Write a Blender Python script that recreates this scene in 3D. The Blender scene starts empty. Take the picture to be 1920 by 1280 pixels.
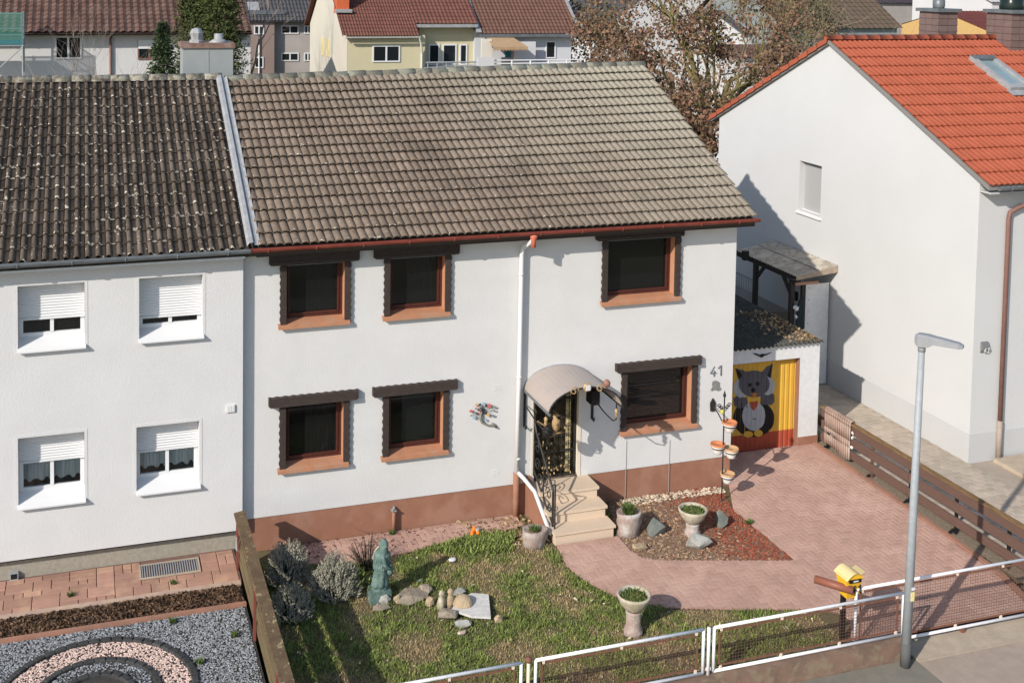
import bpy, math, random
from mathutils import Vector, Matrix, noise
random.seed(7)
S = bpy.context.scene
COL = S.collection
pi = math.pi

# ------------------------------------------------------------------ camera
CAM = Vector((-2.6185, -20.2138, 10.059)); YAW, PIT, ROL = -0.3107, 0.0598, -0.0142
FPX, PPX, PPY = 2150.19, 850.0, 73.6743          # focal length and principal point in photo pixels
FW = Vector((-math.sin(YAW)*math.cos(PIT), math.cos(YAW)*math.cos(PIT), -math.sin(PIT)))
_r = Vector((math.cos(YAW), math.sin(YAW), 0)); _d = FW.cross(_r)
RT = math.cos(ROL)*_r + math.sin(ROL)*_d; DN = -math.sin(ROL)*_r + math.cos(ROL)*_d
cd = bpy.data.cameras.new('camera'); cam = bpy.data.objects.new('camera', cd); COL.objects.link(cam)
m = Matrix((( RT.x, -DN.x, -FW.x, CAM.x), (RT.y, -DN.y, -FW.y, CAM.y), (RT.z, -DN.z, -FW.z, CAM.z), (0, 0, 0, 1)))
cam.matrix_world = m
cd.sensor_width = 36; cd.sensor_fit = 'HORIZONTAL'; cd.lens = FPX/1920*36
cd.shift_x = (960-PPX)/1920; cd.shift_y = -(640-PPY)/1920
cd.clip_start = 0.1; cd.clip_end = 3000
S.camera = cam

# ------------------------------------------------------------------ light
SUN_EL, SUN_AZ = 30.0, 33.6                       # rays travel towards +x, +y
sd = Vector((math.cos(math.radians(SUN_EL))*math.cos(math.radians(SUN_AZ)), math.cos(math.radians(SUN_EL))*math.sin(math.radians(SUN_AZ)), -math.sin(math.radians(SUN_EL))))
w = bpy.data.worlds.new('World'); S.world = w; w.use_nodes = True
nt = w.node_tree; bg = nt.nodes['Background']; sky = nt.nodes.new('ShaderNodeTexSky'); sky.sky_type = 'NISHITA'
sky.sun_disc = False; sky.sun_elevation = math.radians(SUN_EL); sky.sun_rotation = math.atan2(-sd.x, -sd.y) % (2*pi)
sky.altitude = 100; sky.air_density = 1.0; sky.dust_density = 0.7; sky.ozone_density = 1.0
nt.links.new(sky.outputs[0], bg.inputs[0]); bg.inputs[1].default_value = 0.130
sl = bpy.data.lights.new('sun', 'SUN'); sl.energy = 3.95; sl.angle = math.radians(0.55); sl.color = (1.0, 0.935, 0.85)
so = bpy.data.objects.new('sun', sl); COL.objects.link(so); so.rotation_euler = sd.to_track_quat('-Z', 'Y').to_euler(); so.location = (-10, -10, 20)
vs = S.view_settings; vs.view_transform = 'Standard'; vs.look = 'None'; vs.gamma = 1; vs.use_curve_mapping = False; vs.exposure = 0.4

# ------------------------------------------------------------------ pixel helpers (photo pixel -> point on a known surface)
def ray(u, v): return FW + RT*((u-PPX)/FPX) + DN*((v-PPY)/FPX)
def onp(u, v, p, n):
    d = ray(u, v); n = Vector(n); t = (Vector(p)-CAM).dot(n)/d.dot(n); return CAM + d*t
def PX(u, v, x): return onp(u, v, (x, 0, 0), (1, 0, 0))
def PY(u, v, y): return onp(u, v, (0, y, 0), (0, 1, 0))
def PZ(u, v, z): return onp(u, v, (0, 0, z), (0, 0, 1))
GS = 0.02
def gz(y): return -0.43 + GS*y
def PG(u, v): return onp(u, v, (0, 0, -0.43), (0, -GS, 1))

# ------------------------------------------------------------------ objects
WM = {}
def wmat(o): return WM.get(o.name, Matrix.Identity(4))
def props(o, label=None, cat=None, group=None, kind=None):
    if label: o['label'] = label
    if cat: o['category'] = cat
    if group: o['group'] = group
    if kind: o['kind'] = kind
    return o
def attach(o, world, parent):
    WM[o.name] = world
    if parent is not None:
        o.parent = parent; o.matrix_parent_inverse = Matrix.Identity(4)
        o.matrix_basis = wmat(parent).inverted() @ world
    else: o.matrix_basis = world
def thing(name, label, cat, loc, group=None):
    o = bpy.data.objects.new(name, None); o.empty_display_size = 0.2; COL.objects.link(o)
    attach(o, Matrix.Translation(Vector(loc)), None); return props(o, label, cat, group)

class MB:
    def __init__(s): s.v = []; s.f = []; s.mi = []; s.cur = 0
    def add(s, vs_, fs):
        b = len(s.v); s.v += [tuple(p) for p in vs_]
        for f in fs: s.f.append(tuple(b+i for i in f)); s.mi.append(s.cur)
        return s
    def box(s, x0, x1, y0, y1, z0, z1):
        return s.add([(x0,y0,z0),(x1,y0,z0),(x1,y1,z0),(x0,y1,z0),(x0,y0,z1),(x1,y0,z1),(x1,y1,z1),(x0,y1,z1)],
            [(3,2,1,0),(4,5,6,7),(0,1,5,4),(1,2,6,5),(2,3,7,6),(3,0,4,7)])
    def ob(s, c, a, b, n, ha, hb, hn):
        c, a, b, n = Vector(c), Vector(a).normalized()*ha, Vector(b).normalized()*hb, Vector(n).normalized()*hn
        P = [c+a*i+b*j+n*k for k in (-1, 1) for i, j in ((-1,-1),(1,-1),(1,1),(-1,1))]
        return s.add(P, [(3,2,1,0),(4,5,6,7),(0,1,5,4),(1,2,6,5),(2,3,7,6),(3,0,4,7)])
    def bar(s, p, q, w_, h_, up=(0,0,1)):
        p, q = Vector(p), Vector(q); d = q-p; up = Vector(up)
        if abs(d.normalized().dot(up)) > .97: up = Vector((0,1,0))
        sd_ = d.cross(up).normalized(); u2 = sd_.cross(d).normalized()
        return s.ob((p+q)/2, d, sd_, u2, d.length/2, w_/2, h_/2)
    def tube(s, pts, r, n=8, cap=True, closed=False):
        pts = [Vector(p) for p in pts]; N = len(pts); rr = r if isinstance(r, (list, tuple)) else [r]*N
        t0 = (pts[1]-pts[0]).normalized(); a = Vector((0,0,1)) if abs(t0.z) < .9 else Vector((0,1,0))
        a = (a - t0*a.dot(t0)).normalized(); b0 = len(s.v)
        for i, p in enumerate(pts):
            q0 = pts[i-1] if i else (pts[-1] if closed else pts[0]); q1 = pts[i+1] if i < N-1 else (pts[0] if closed else pts[-1])
            t = (q1-q0); t = t.normalized() if t.length > 1e-9 else t0
            a = (a - t*a.dot(t)); a = a.normalized() if a.length > 1e-6 else t.orthogonal().normalized(); b = t.cross(a)
            for k in range(n):
                c = 2*pi*k/n; s.v.append(tuple(p + (a*math.cos(c)+b*math.sin(c))*rr[i]))
        for i in range(N-1 + (1 if closed else 0)):
            j = (i+1) % N
            for k in range(n):
                l = (k+1) % n; s.f.append((b0+i*n+k, b0+i*n+l, b0+j*n+l, b0+j*n+k)); s.mi.append(s.cur)
        if cap and not closed:
            s.f.append(tuple(b0+k for k in reversed(range(n)))); s.f.append(tuple(b0+(N-1)*n+k for k in range(n))); s.mi += [s.cur]*2
        return s
    def lathe(s, prof, c, n=16, sx=1., sy=1., fn=None):
        c = Vector(c); b = len(s.v)
        for i, (r, z) in enumerate(prof):
            for k in range(n):
                a = 2*pi*k/n; q = r*(fn(a, z) if fn else 1)
                s.v.append((c.x+q*math.cos(a)*sx, c.y+q*math.sin(a)*sy, c.z+z))
        for i in range(len(prof)-1):
            for k in range(n):
                l = (k+1) % n; s.f.append((b+i*n+k, b+i*n+l, b+(i+1)*n+l, b+(i+1)*n+k)); s.mi.append(s.cur)
        s.f.append(tuple(b+k for k in reversed(range(n)))); s.f.append(tuple(b+(len(prof)-1)*n+k for k in range(n))); s.mi += [s.cur]*2
        return s
    def prism(s, poly, off):
        P = [Vector(p) for p in poly]; o = Vector(off); n = len(P)
        return s.add(P+[p+o for p in P], [tuple(reversed(range(n))), tuple(range(n, 2*n))]+[(i, (i+1) % n, n+(i+1) % n, n+i) for i in range(n)])
    def quad(s, a, b, c, d): return s.add([a, b, c, d], [(0,1,2,3)])
    def rock(s, c, r, seed, sub=2, amp=.28, flat=True, fr=1.1):
        import bmesh
        bm = bmesh.new(); bmesh.ops.create_icosphere(bm, subdivisions=sub, radius=1); c = Vector(c); r = Vector(r)
        rot = Matrix.Rotation(seed*1.7, 3, 'Z')
        vv = []
        for v in bm.verts:
            k = 1+amp*noise.noise(v.co*fr+Vector((seed*3.1, seed*1.3, 0)))*1.6
            q = rot @ Vector((v.co.x*r.x*k, v.co.y*r.y*k, v.co.z*r.z*k)); 
            if flat and q.z < -.45*r.z: q.z = -.45*r.z
            vv.append(c+q)
        ff = [tuple(v.index for v in f.verts) for f in bm.faces]; bm.free(); return s.add(vv, ff)
    def crag(s, c, r, seed, n=16):
        import bmesh
        rs = random.Random(seed); bm = bmesh.new(); c = Vector(c)
        for _ in range(n):
            v = Vector((rs.gauss(0,1), rs.gauss(0,1), rs.gauss(0,1))).normalized()*rs.uniform(.8, 1.1); bm.verts.new((c.x+v.x*r[0], c.y+v.y*r[1], c.z+max(v.z, -.5)*r[2]))
        res = bmesh.ops.convex_hull(bm, input=bm.verts); bm.verts.index_update()
        used = [v for v in bm.verts if v.link_faces]; ix = {v: i for i, v in enumerate(used)}
        s.add([v.co.copy() for v in used], [tuple(ix[v] for v in f.verts) for f in bm.faces]); bm.free(); return s
    def build(s, name, mat, parent=None, smooth=False, origin=None, kind=None, label=None):
        me = bpy.data.meshes.new(name)
        if origin is None:
            xs = [p[0] for p in s.v]; ys = [p[1] for p in s.v]; zs = [p[2] for p in s.v]
            origin = ((min(xs)+max(xs))/2, (min(ys)+max(ys))/2, min(zs))
        ox, oy, oz = origin
        me.from_pydata([(p[0]-ox, p[1]-oy, p[2]-oz) for p in s.v], [], s.f)
        for mm in (mat if isinstance(mat, (list, tuple)) else [mat]): me.materials.append(mm)
        if max(s.mi or [0]) > 0: me.polygons.foreach_set('material_index', s.mi)
        if smooth: me.polygons.foreach_set('use_smooth', [True]*len(me.polygons))
        me.update()
        o = bpy.data.objects.new(name, me); COL.objects.link(o)
        attach(o, Matrix.Translation(Vector(origin)), parent)
        return props(o, label, None, None, kind)
def inst(name, me, world, parent):
    o = bpy.data.objects.new(name, me); COL.objects.link(o); attach(o, world, parent); return o
def single(mb, name, mat, label, cat, group=None, smooth=False, kind=None):
    return props(mb.build(name, mat, None, smooth), label, cat, group, kind)
def copy_tree(o, loc, label=None, rot=0, parent=None):
    c = o.copy(); COL.objects.link(c)
    if parent is None:
        c.matrix_basis = Matrix.Translation(Vector(loc)) @ Matrix.Rotation(rot, 4, 'Z'); WM[c.name] = c.matrix_basis.copy()
        if label: c['label'] = label
    else: c.parent = parent
    for ch in [x for x in bpy.data.objects if x.parent == o]: copy_tree(ch, None, None, 0, c)
    return c

# ------------------------------------------------------------------ materials
def M(name, c1, c2=None, sc=5., rough=.85, bump=0., bsc=60., rnd=0., spec=.25, metal=0., lo=.38, hi=.62, c3=None, sc3=1.2, lo3=.5, hi3=.62, stretch=None, detail=5):
    mt = bpy.data.materials.new(name); mt.use_nodes = True; t = mt.node_tree; L = t.links.new; N = t.nodes.new
    b = t.nodes['Principled BSDF']; b.inputs['Roughness'].default_value = rough; b.inputs['Metallic'].default_value = metal
    b.inputs['Specular IOR Level'].default_value = spec
    g = N('ShaderNodeNewGeometry'); pos = g.outputs['Position']
    if stretch:
        vm = N('ShaderNodeVectorMath'); vm.operation = 'MULTIPLY'; vm.inputs[1].default_value = stretch; L(pos, vm.inputs[0]); pos = vm.outputs[0]
    def nz(s_, d=detail):
        n = N('ShaderNodeTexNoise'); n.inputs['Scale'].default_value = s_; n.inputs['Detail'].default_value = d; n.inputs['Roughness'].default_value = .6; L(pos, n.inputs['Vector']); return n.outputs['Fac']
    def ramp(x, a, c):
        r = N('ShaderNodeMapRange'); r.inputs[1].default_value = a; r.inputs[2].default_value = c; L(x, r.inputs[0]); return r.outputs[0]
    def mix(f, a, c):
        x = N('ShaderNodeMix'); x.data_type = 'RGBA'
        if isinstance(f, float): x.inputs[0].default_value = f
        else: L(f, x.inputs[0])
        for i, k in ((6, a), (7, c)):
            if isinstance(k, tuple): x.inputs[i].default_value = (*k[:3], 1)
            else: L(k, x.inputs[i])
        return x.outputs[2]
    col = None
    if c2 is not None: col = mix(ramp(nz(sc), lo, hi), c1, c2)
    if c3 is not None: col = mix(ramp(nz(sc3), lo3, hi3), col if col else c1, c3)
    if rnd:
        oi = N('ShaderNodeObjectInfo'); ad = N('ShaderNodeMath'); ad.operation = 'ADD'; L(oi.outputs['Random'], ad.inputs[0]); L(g.outputs['Random Per Island'], ad.inputs[1])
        fr = N('ShaderNodeMath'); fr.operation = 'FRACT'; L(ad.outputs[0], fr.inputs[0])
        mr = N('ShaderNodeMapRange'); mr.inputs[3].default_value = 1-rnd; mr.inputs[4].default_value = 1+rnd; L(fr.outputs[0], mr.inputs[0])
        hs = N('ShaderNodeHueSaturation'); L(mr.outputs[0], hs.inputs['Value'])
        if col: L(col, hs.inputs['Color'])
        else: hs.inputs['Color'].default_value = (*c1, 1)
        col = hs.outputs[0]
    if col: L(col, b.inputs['Base Color'])
    else: b.inputs['Base Color'].default_value = (*c1, 1)
    if bump:
        bp = N('ShaderNodeBump'); bp.inputs['Strength'].default_value = min(1., bump); bp.inputs['Distance'].default_value = .02*max(1, bump); L(nz(bsc, 3), bp.inputs['Height']); L(bp.outputs[0], b.inputs['Normal'])
    mt['col'] = 1
    return mt
def glass(name, tint, refl=.06, rough=.02, dust=.014):
    mt = bpy.data.materials.new(name); mt.use_nodes = True; t = mt.node_tree; L = t.links.new; N = t.nodes.new
    t.nodes.remove(t.nodes['Principled BSDF']); out = t.nodes['Material Output']
    tr = N('ShaderNodeBsdfTransparent'); tr.inputs[0].default_value = (*tint, 1); gl = N('ShaderNodeBsdfGlossy'); gl.inputs['Roughness'].default_value = rough
    df = N('ShaderNodeBsdfDiffuse'); df.inputs[0].default_value = (.5,.52,.5,1); m0 = N('ShaderNodeMixShader'); m0.inputs[0].default_value = dust; L(tr.outputs[0], m0.inputs[1]); L(df.outputs[0], m0.inputs[2]); tr = m0
    lw = N('ShaderNodeFresnel'); lw.inputs[0].default_value = 1.5; mx = N('ShaderNodeMixShader'); L(lw.outputs[0], mx.inputs[0]); L(tr.outputs[0], mx.inputs[1]); L(gl.outputs[0], mx.inputs[2]); L(mx.outputs[0], out.inputs[0]); return mt

m_render = M('white_render', (.612,.603,.592), (.582,.573,.562), 1.3, .92, .32, 38, spec=.1, c3=(.575,.562,.545), sc3=.55, lo3=.5, hi3=.8)
m_renderL = M('white_render_left', (.605,.598,.592), (.58,.573,.567), 1.1, .92, .28, 42, spec=.1)
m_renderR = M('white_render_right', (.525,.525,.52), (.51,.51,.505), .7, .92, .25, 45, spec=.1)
m_white = M('white_paint', (.64,.64,.635), (.58,.58,.575), 9, .5)
m_pvc = M('white_plastic', (.66,.66,.66), rough=.35)
m_plinth = M('brown_plinth', (.30,.145,.092), (.27,.13,.083), 3, .8, .3, 50, c3=(.32,.17,.115), sc3=1.4)
m_plinthL = M('beige_plinth', (.37,.34,.28), (.31,.285,.235), 14, .95, .8, 120)
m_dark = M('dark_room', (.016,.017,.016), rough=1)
m_gap_shade = M('gap_and_shade', (.045,.042,.042), rough=1)
m_frame = M('red_brown_frame', (.085,.027,.019), (.062,.020,.015), 20, .5)
m_board = M('dark_brown_board', (.060,.044,.038), (.042,.031,.027), 12, .75, .5, 60, stretch=(1,1,4))
m_terra = M('terracotta_sill', (.44,.205,.115), (.38,.18,.10), 6, .7, c3=(.40,.22,.14), sc3=2.5)
m_reveal = M('orange_reveal', (.45,.22,.13), (.41,.20,.118), 5, .8)
m_glassD = glass('dark_glass', (.55,.56,.55)); m_glassL = glass('clear_glass', (.9,.92,.92), dust=.01)
m_curt = M('net_curtain', (.75,.78,.77), rough=.9)
m_blind = M('grey_blind', (.34,.33,.32), rough=.9)
m_zinc = M('zinc', (.27,.275,.28), (.34,.345,.35), 7, .6, metal=.15)
m_zincD = M('dark_zinc', (.13,.145,.155), (.17,.185,.195), 5, .45, metal=.3)
m_redgut = M('red_gutter', (.16,.036,.024), (.21,.052,.036), 4, .5)
m_brpipe = M('brown_pipe', (.20,.105,.085), (.17,.09,.075), 8, .5)
m_iron = M('black_iron', (.018,.018,.018), (.035,.032,.028), 30, .5)
m_bronze = M('bronze_ornament', (.48,.33,.17), (.30,.20,.10), 22, .5, metal=.2)
m_brick = M('pink_paver', (.46,.292,.232), (.405,.252,.20), 2.2, .9, .4, 90, rnd=.07, c3=(.49,.32,.255), sc3=.7)
m_sand = M('joint_sand', (.20,.122,.096), (.155,.095,.076), 9, 1)
m_slab = M('sandstone_slab', (.40,.225,.165), (.34,.20,.15), 3, .9, .4, 60, rnd=.16, c3=(.45,.28,.19), sc3=2)
m_kerb = M('red_kerb', (.34,.17,.115), (.26,.145,.105), 4, .9, .5, 50)
m_asph = M('asphalt', (.36,.285,.228), (.32,.255,.205), 7, .95, .25, 160, c3=(.39,.31,.25), sc3=.8)
m_asphG = M('grey_asphalt', (.175,.165,.135), (.21,.19,.152), 5, .95, .3, 160)
m_conc = M('old_concrete', (.23,.145,.105), (.17,.115,.085), 4, .95, .6, 60, c3=(.24,.185,.125), sc3=5)
m_concL = M('pale_concrete', (.44,.36,.27), (.38,.31,.235), 5, .95, .5, 60)
m_step = M('cream_step', (.62,.495,.37), (.58,.455,.335), 40, .8, .3, 120, c3=(.59,.465,.345), sc3=3)
m_soil = M('lawn_soil', (.10,.092,.042), (.15,.115,.065), 5, 1, .6, 40)
m_dirt = M('dry_soil', (.26,.175,.12), (.20,.13,.09), 6, 1, .8, 50)
m_rust = M('red_mulch', (.20,.062,.035), (.15,.06,.037), 4, 1, .8, 60)
m_steel = M('galvanised', (.33,.35,.365), (.29,.31,.325), 12, .6, metal=.1)
m_lampbase = M('lamp_base', (.09,.09,.09), rough=.8)
m_yellow = M('mailbox_yellow', (.72,.40,.025), rough=.4)
m_cream = M('mailbox_lid', (.66,.52,.26), rough=.5)
m_tubebr = M('news_tube', (.23,.085,.055), rough=.45)
m_black = M('black', (.012,.012,.012), rough=.5)
# ================================================================== SETTING
def pip(x, y, P):
    c = False; n = len(P); j = n-1
    for i in range(n):
        if (P[i][1] > y) != (P[j][1] > y) and x < (P[j][0]-P[i][0])*(y-P[i][1])/(P[j][1]-P[i][1])+P[i][0]: c = not c
        j = i
    return c
def struct(mb, name, mat, label, smooth=False): return props(mb.build(name, mat, None, smooth), label, None, None, 'structure')
def sheet(poly, zf, name, mat, label):
    return struct(MB().add([(p[0], p[1], zf(p[1])) for p in poly], [tuple(range(len(poly)))]), name, mat, label)

m_earth = M('far_ground', (.11,.105,.06), (.16,.135,.085), .35, 1, c3=(.075,.085,.04), sc3=.06)
struct(MB().add([(-900,-300,-.78),(900,-300,-.78),(900,1500,-.78),(-900,1500,-.78)], [(0,1,2,3)]), 'ground', m_earth, 'brown and green open ground between the houses')
# pavement in the foreground
struct(MB().box(-14, 9.78, -9.2, -5.83, -.76, -.66), 'pavement', m_asphG, 'grey asphalt pavement beside the grey lamp post')
cr = [(9.785,-5.95), (26,-5.95), (26,-9.2), (10.2,-9.2), (9.785,-6.35)]
struct(MB().prism([(x, y, -.77) for x, y in cr], (0,0,.112)), 'pavement', m_asph, 'brown asphalt crossing in front of the sliding gate')
struct(MB().box(9.785, 14.5, -5.945, -5.36, -.76, -.645), 'threshold', m_concL, 'pale concrete threshold under the sliding gate')
struct(MB().box(-14, 30, -16, -9.25, -.77, -.72), 'road', m_asphG, 'grey asphalt road along the front gardens')

# garden ground of the middle house
lawn_poly = [(-.04,-5.62), (14.2,-5.62), (14.2,1.6), (-.04,1.6)]
sheet([(-.04,-5.62), (9.9,-5.62), (9.9,.3), (-.04,.3)], lambda y: gz(y)-.035, 'lawn', m_soil, 'mossy front lawn soil under the grass')
# bed with mulch
bed = [PG(*q) for q in ((1148,940),(1160,1005),(1178,1026),(1206,1045),(1262,1049),(1489,1049),(1372,950),(1352,926),(1250,915))]
bed = [(p.x, p.y) for p in bed]
bed[0] = (bed[0][0], .2); bed[-1] = (bed[-1][0], .2); bed[-2] = (9.85, .2)
sheet(bed, lambda y: gz(y)-.022, 'planting_bed', m_dirt, 'triangular planting bed of bark and dry soil')
# paved drive and path
kx = lambda y: 12.86 if y > -3.2 else 12.86-.06*(abs(y+3.2))**1.6
drive = [(p.x, p.y) for p in (PG(*q) for q in ((1042,1021),(1062,1060),(1085,1080),(1120,1102),(1165,1122),(1250,1139),(1400,1143),(1520,1141),(1590,1150)))]
drive += [(8.95,-5.36), (12.55,-5.36), (12.78,-4.4), (12.84,-3.2), (12.84,1.25), (9.95,1.25), (9.95,-.05)] + [(p.x, p.y) for p in (PG(*q) for q in ((1374,955),(1489,1049),(1262,1049),(1206,1045),(1178,1026),(1160,1003)))]
dr = sheet(drive, lambda y: gz(y)-.014, 'driveway', m_sand, 'pink herringbone paved drive and garden path')
strip = [(.5,-.02), (5.25,-.02)] + [(p.x, p.y) for p in (PG(*q) for q in ((985,985),(900,1000),(830,1020),(740,1040),(660,1055)))] + [(.5,-.62)]
st = sheet(strip, lambda y: gz(y)-.014, 'path', m_sand, 'pink paved strip along the brown plinth')

def paver_mesh(lx, ly, h, name, mat, ch=.005):
    a, b = lx/2, ly/2; me = bpy.data.meshes.new(name)
    v = [(sx*a, sy*b, -h) for sx, sy in ((-1,-1),(1,-1),(1,1),(-1,1))]+[(sx*a, sy*b, -ch) for sx, sy in ((-1,-1),(1,-1),(1,1),(-1,1))]+[(sx*(a-ch), sy*(b-ch), 0) for sx, sy in ((-1,-1),(1,-1),(1,1),(-1,1))]
    f = [(8,9,10,11)]+[(i, (i+1) % 4, 4+(i+1) % 4, 4+i) for i in range(4)]+[(4+i, 4+(i+1) % 4, 8+(i+1) % 4, 8+i) for i in range(4)]
    me.from_pydata(v, [], f); me.materials.append(mat); return me
def lay(parent, cells, meshes, mat, name, limit=300, joined='paving_stones', cuts=()):
    """cells: (x, y, z, mesh index, slope rotation, zrot); nearest ones become objects, the rest one mesh"""
    cells = sorted(cells, key=lambda c: (Vector((c[0], c[1], c[2]))-CAM).length)
    mb = MB()
    for (x, y, a, b) in cuts: mb.box(x-a+.003, x+a-.003, y-b+.003, y+b-.003, gz(y)-.03, gz(y)+.002+random.uniform(-.002, .002))
    for i, (x, y, z, k, sl_, zr) in enumerate(cells):
        W = Matrix.Translation((x, y, z+random.uniform(-.002, .002))) @ Matrix.Rotation(sl_+random.gauss(0, .006), 4, 'X') @ Matrix.Rotation(random.gauss(0, .006), 4, 'Y') @ Matrix.Rotation(zr+random.gauss(0, .008), 4, 'Z')
        if i < limit: inst(name, meshes[k], W, parent)
        else:
            me = meshes[k]; mb.add([W @ v_.co for v_ in me.vertices], [tuple(p.vertices) for p in me.polygons])
    if mb.v: mb.build(joined, mat, parent, kind='stuff')
BL, BW = .21, .105
bm_h = paver_mesh(BL-.008, BW-.008, .03, 'brick_h', m_brick); bm_v = paver_mesh(BW-.008, BL-.008, .03, 'brick_v', m_brick)
def herring(polys, x0, x1, y0, y1):
    out = []; n0 = int(x0/BW)-2; n1 = int(x1/BW)+2; k0 = int(y0/BW)-2; k1 = int(y1/BW)+2
    for i in range(n0, n1):
        for j in range(k0, k1):
            t = (i-j) % 4
            if t == 0: cx, cy, k = (i+1)*BW, (j+.5)*BW, 0
            elif t == 3: cx, cy, k = (i+.5)*BW, (j)*BW + BW, 1
            else: continue
            hx, hy = (BW, BW/2) if k == 0 else (BW/2, BW)
            n_in = lambda x, y, a, b: sum(any(pip(x+sa*a, y+sb*b, P) for P in polys) for sa in (-.95,.95) for sb in (-.95,.95))
            def cut(x, y, a, b, d):
                q = n_in(x, y, a, b)
                if q == 4: CUTS.append((x, y, a, b))
                elif d < 3 and (q or d == 0):
                    if a > b*1.5: cut(x-a/2, y, a/2, b, d+1); cut(x+a/2, y, a/2, b, d+1)
                    elif b > a*1.5: cut(x, y-b/2, a, b/2, d+1); cut(x, y+b/2, a, b/2, d+1)
                    else:
                        for sa in (-1, 1):
                            for sb in (-1, 1): cut(x+sa*a/2, y+sb*b/2, a/2, b/2, d+1)
            q = n_in(cx, cy, hx, hy)
            if q == 4: out.append((cx, cy, gz(cy)+.002, k, math.atan(GS), 0))
            elif q or any(pip(cx, cy, P) for P in polys): cut(cx, cy, hx, hy, 0)
    return out
CUTS = []
cl = herring([drive], 5, 13, -5.6, 1.4); lay(dr, cl, [bm_h, bm_v], m_brick, 'brick', cuts=list(CUTS)); CUTS.clear()
cl = herring([strip], 0, 5.5, -1.2, .1); lay(st, cl, [bm_h, bm_v], m_brick, 'brick', 120, cuts=list(CUTS)); CUTS.clear()
kb = MB(); yy = 1.2
kb_pts = [(12.9,1.2), (12.9,-3.2), (12.84,-4.4), (12.62,-5.35)]
for (a, b) in zip(kb_pts, kb_pts[1:]): kb.bar((a[0], a[1], gz(a[1])+.0), (b[0], b[1], gz(b[1])+.0), .09, .07)
struct(kb, 'kerb', m_kerb, 'thin red kerb edging the drive below the slatted fence')
m_gstrip = M('gravel_strip', (.26,.20,.14), (.16,.13,.09), 30, 1, .9, 90)
struct(MB().add([(12.95,1.3,gz(0)-.0),(12.95,-5.36,gz(-5)+.03),(13.30,-5.36,gz(-5)+.05),(13.30,1.3,gz(0)+.02)], [(3,2,1,0)]), 'gravel_strip', m_gstrip, 'narrow sandy strip below the slatted fence')

# front garden wall under the mesh fence
fw = MB(); fw.box(-.1, 9.72, -5.82, -5.56, -.78, -.37)
struct(fw, 'garden_wall', m_conc, 'low stained concrete wall carrying the white mesh fence')

# neighbour yard on the right
m_pavR = M('beige_paver', (.45,.375,.30), (.39,.325,.26), 1.6, .95, .4, 70, rnd=.10, c3=(.36,.31,.25), sc3=.9)
ny = struct(MB().box(13.31, 30, -5.94, 16, -.7, -.335), 'yard', M('yard_joint', (.36,.30,.24), (.32,.265,.21), 3, 1), 'beige paved yard beside the white gable wall')
pm = [paver_mesh(.232, .152, .02, 'slab_h', m_pavR)]
cells = []
for j in range(-36, 90):
    for i in range(0, 9):
        x = 13.44+i*.24+(.12 if j % 2 else 0); y = j*.16
        if x < 15.3 and y < 9: cells.append((x, y, -.318, 0, 0, 0))
lay(ny, cells, pm, m_pavR, 'paver')
struct(MB().box(15.95, 30, -5.9, -.84, -.334, -.25), 'terrace', m_concL, 'pale concrete apron before the right house')

# left neighbour front garden
ZL = -.335
struct(MB().box(-12, -.16, -5.6, .02, -.78, ZL-.03), 'garden_bed', M('left_soil', (.06,.055,.05), (.045,.04,.036), 20, 1), 'dark soil base of the gravel garden')
sp = MB().box(-9, -.14, -1.22, -.005, ZL-.029, ZL-.008)
sps = struct(sp, 'path', m_sand, 'rose sandstone slab path below the left house')
random.seed(3)
# random ashlar slabs: rows of differing cell splits
y = -.03; xs0 = -5.0
grate_rect = (-1.82, -.76, -.66, -.1)
slabs = []
u = .145
nx, nyc = int(4.8/u), 7
occ = [[False]*nyc for _ in range(nx)]
gy0 = -1.14
for i in range(nx):
    for j in range(nyc):
        X, Y_ = -4.95+(i+.5)*u, gy0+(j+.5)*.155
        if grate_rect[0] < X < grate_rect[1] and Y_ > grate_rect[2]: occ[i][j] = True
for i in range(nx):
    for j in range(nyc):
        if occ[i][j]: continue
        wv = random.choice((1,2,2,2,3,3)); hv = random.choice((1,1,2,2))
        while any(i+a >= nx or occ[i+a][j] for a in range(wv)): wv -= 1
        while any(j+b_ >= nyc or any(occ[i+a][j+b_] for a in range(wv)) for b_ in range(hv)): hv -= 1
        for a in range(wv):
            for b_ in range(hv): occ[i+a][j+b_] = True
        slabs.append((-4.95+i*u, gy0+j*.155, wv*u, hv*.155))
cache = {}
for (x, y, a, b) in slabs:
    k = (round(a, 2), round(b, 2))
    if k not in cache: cache[k] = paver_mesh(a-.012, b-.012, .02, 'slab', m_slab, .006)
    inst('slab', cache[k], Matrix.Translation((x+a/2, y+b/2, ZL+random.uniform(.002, .008))) @ Matrix.Rotation(random.gauss(0, .008), 4, 'X'), sps)
struct(MB().box(-9, -.16, -1.26, -1.145, ZL-.03, ZL+.016), 'kerb', M('pale_edge', (.46,.34,.26), (.38,.27,.21), 5, .9), 'pale concrete edge between slabs and bark mulch')
struct(MB().box(-9, -.16, -1.92, -1.85, ZL-.05, ZL+.03), 'kerb', m_kerb, 'red kerb between bark mulch and grey gravel')

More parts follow.
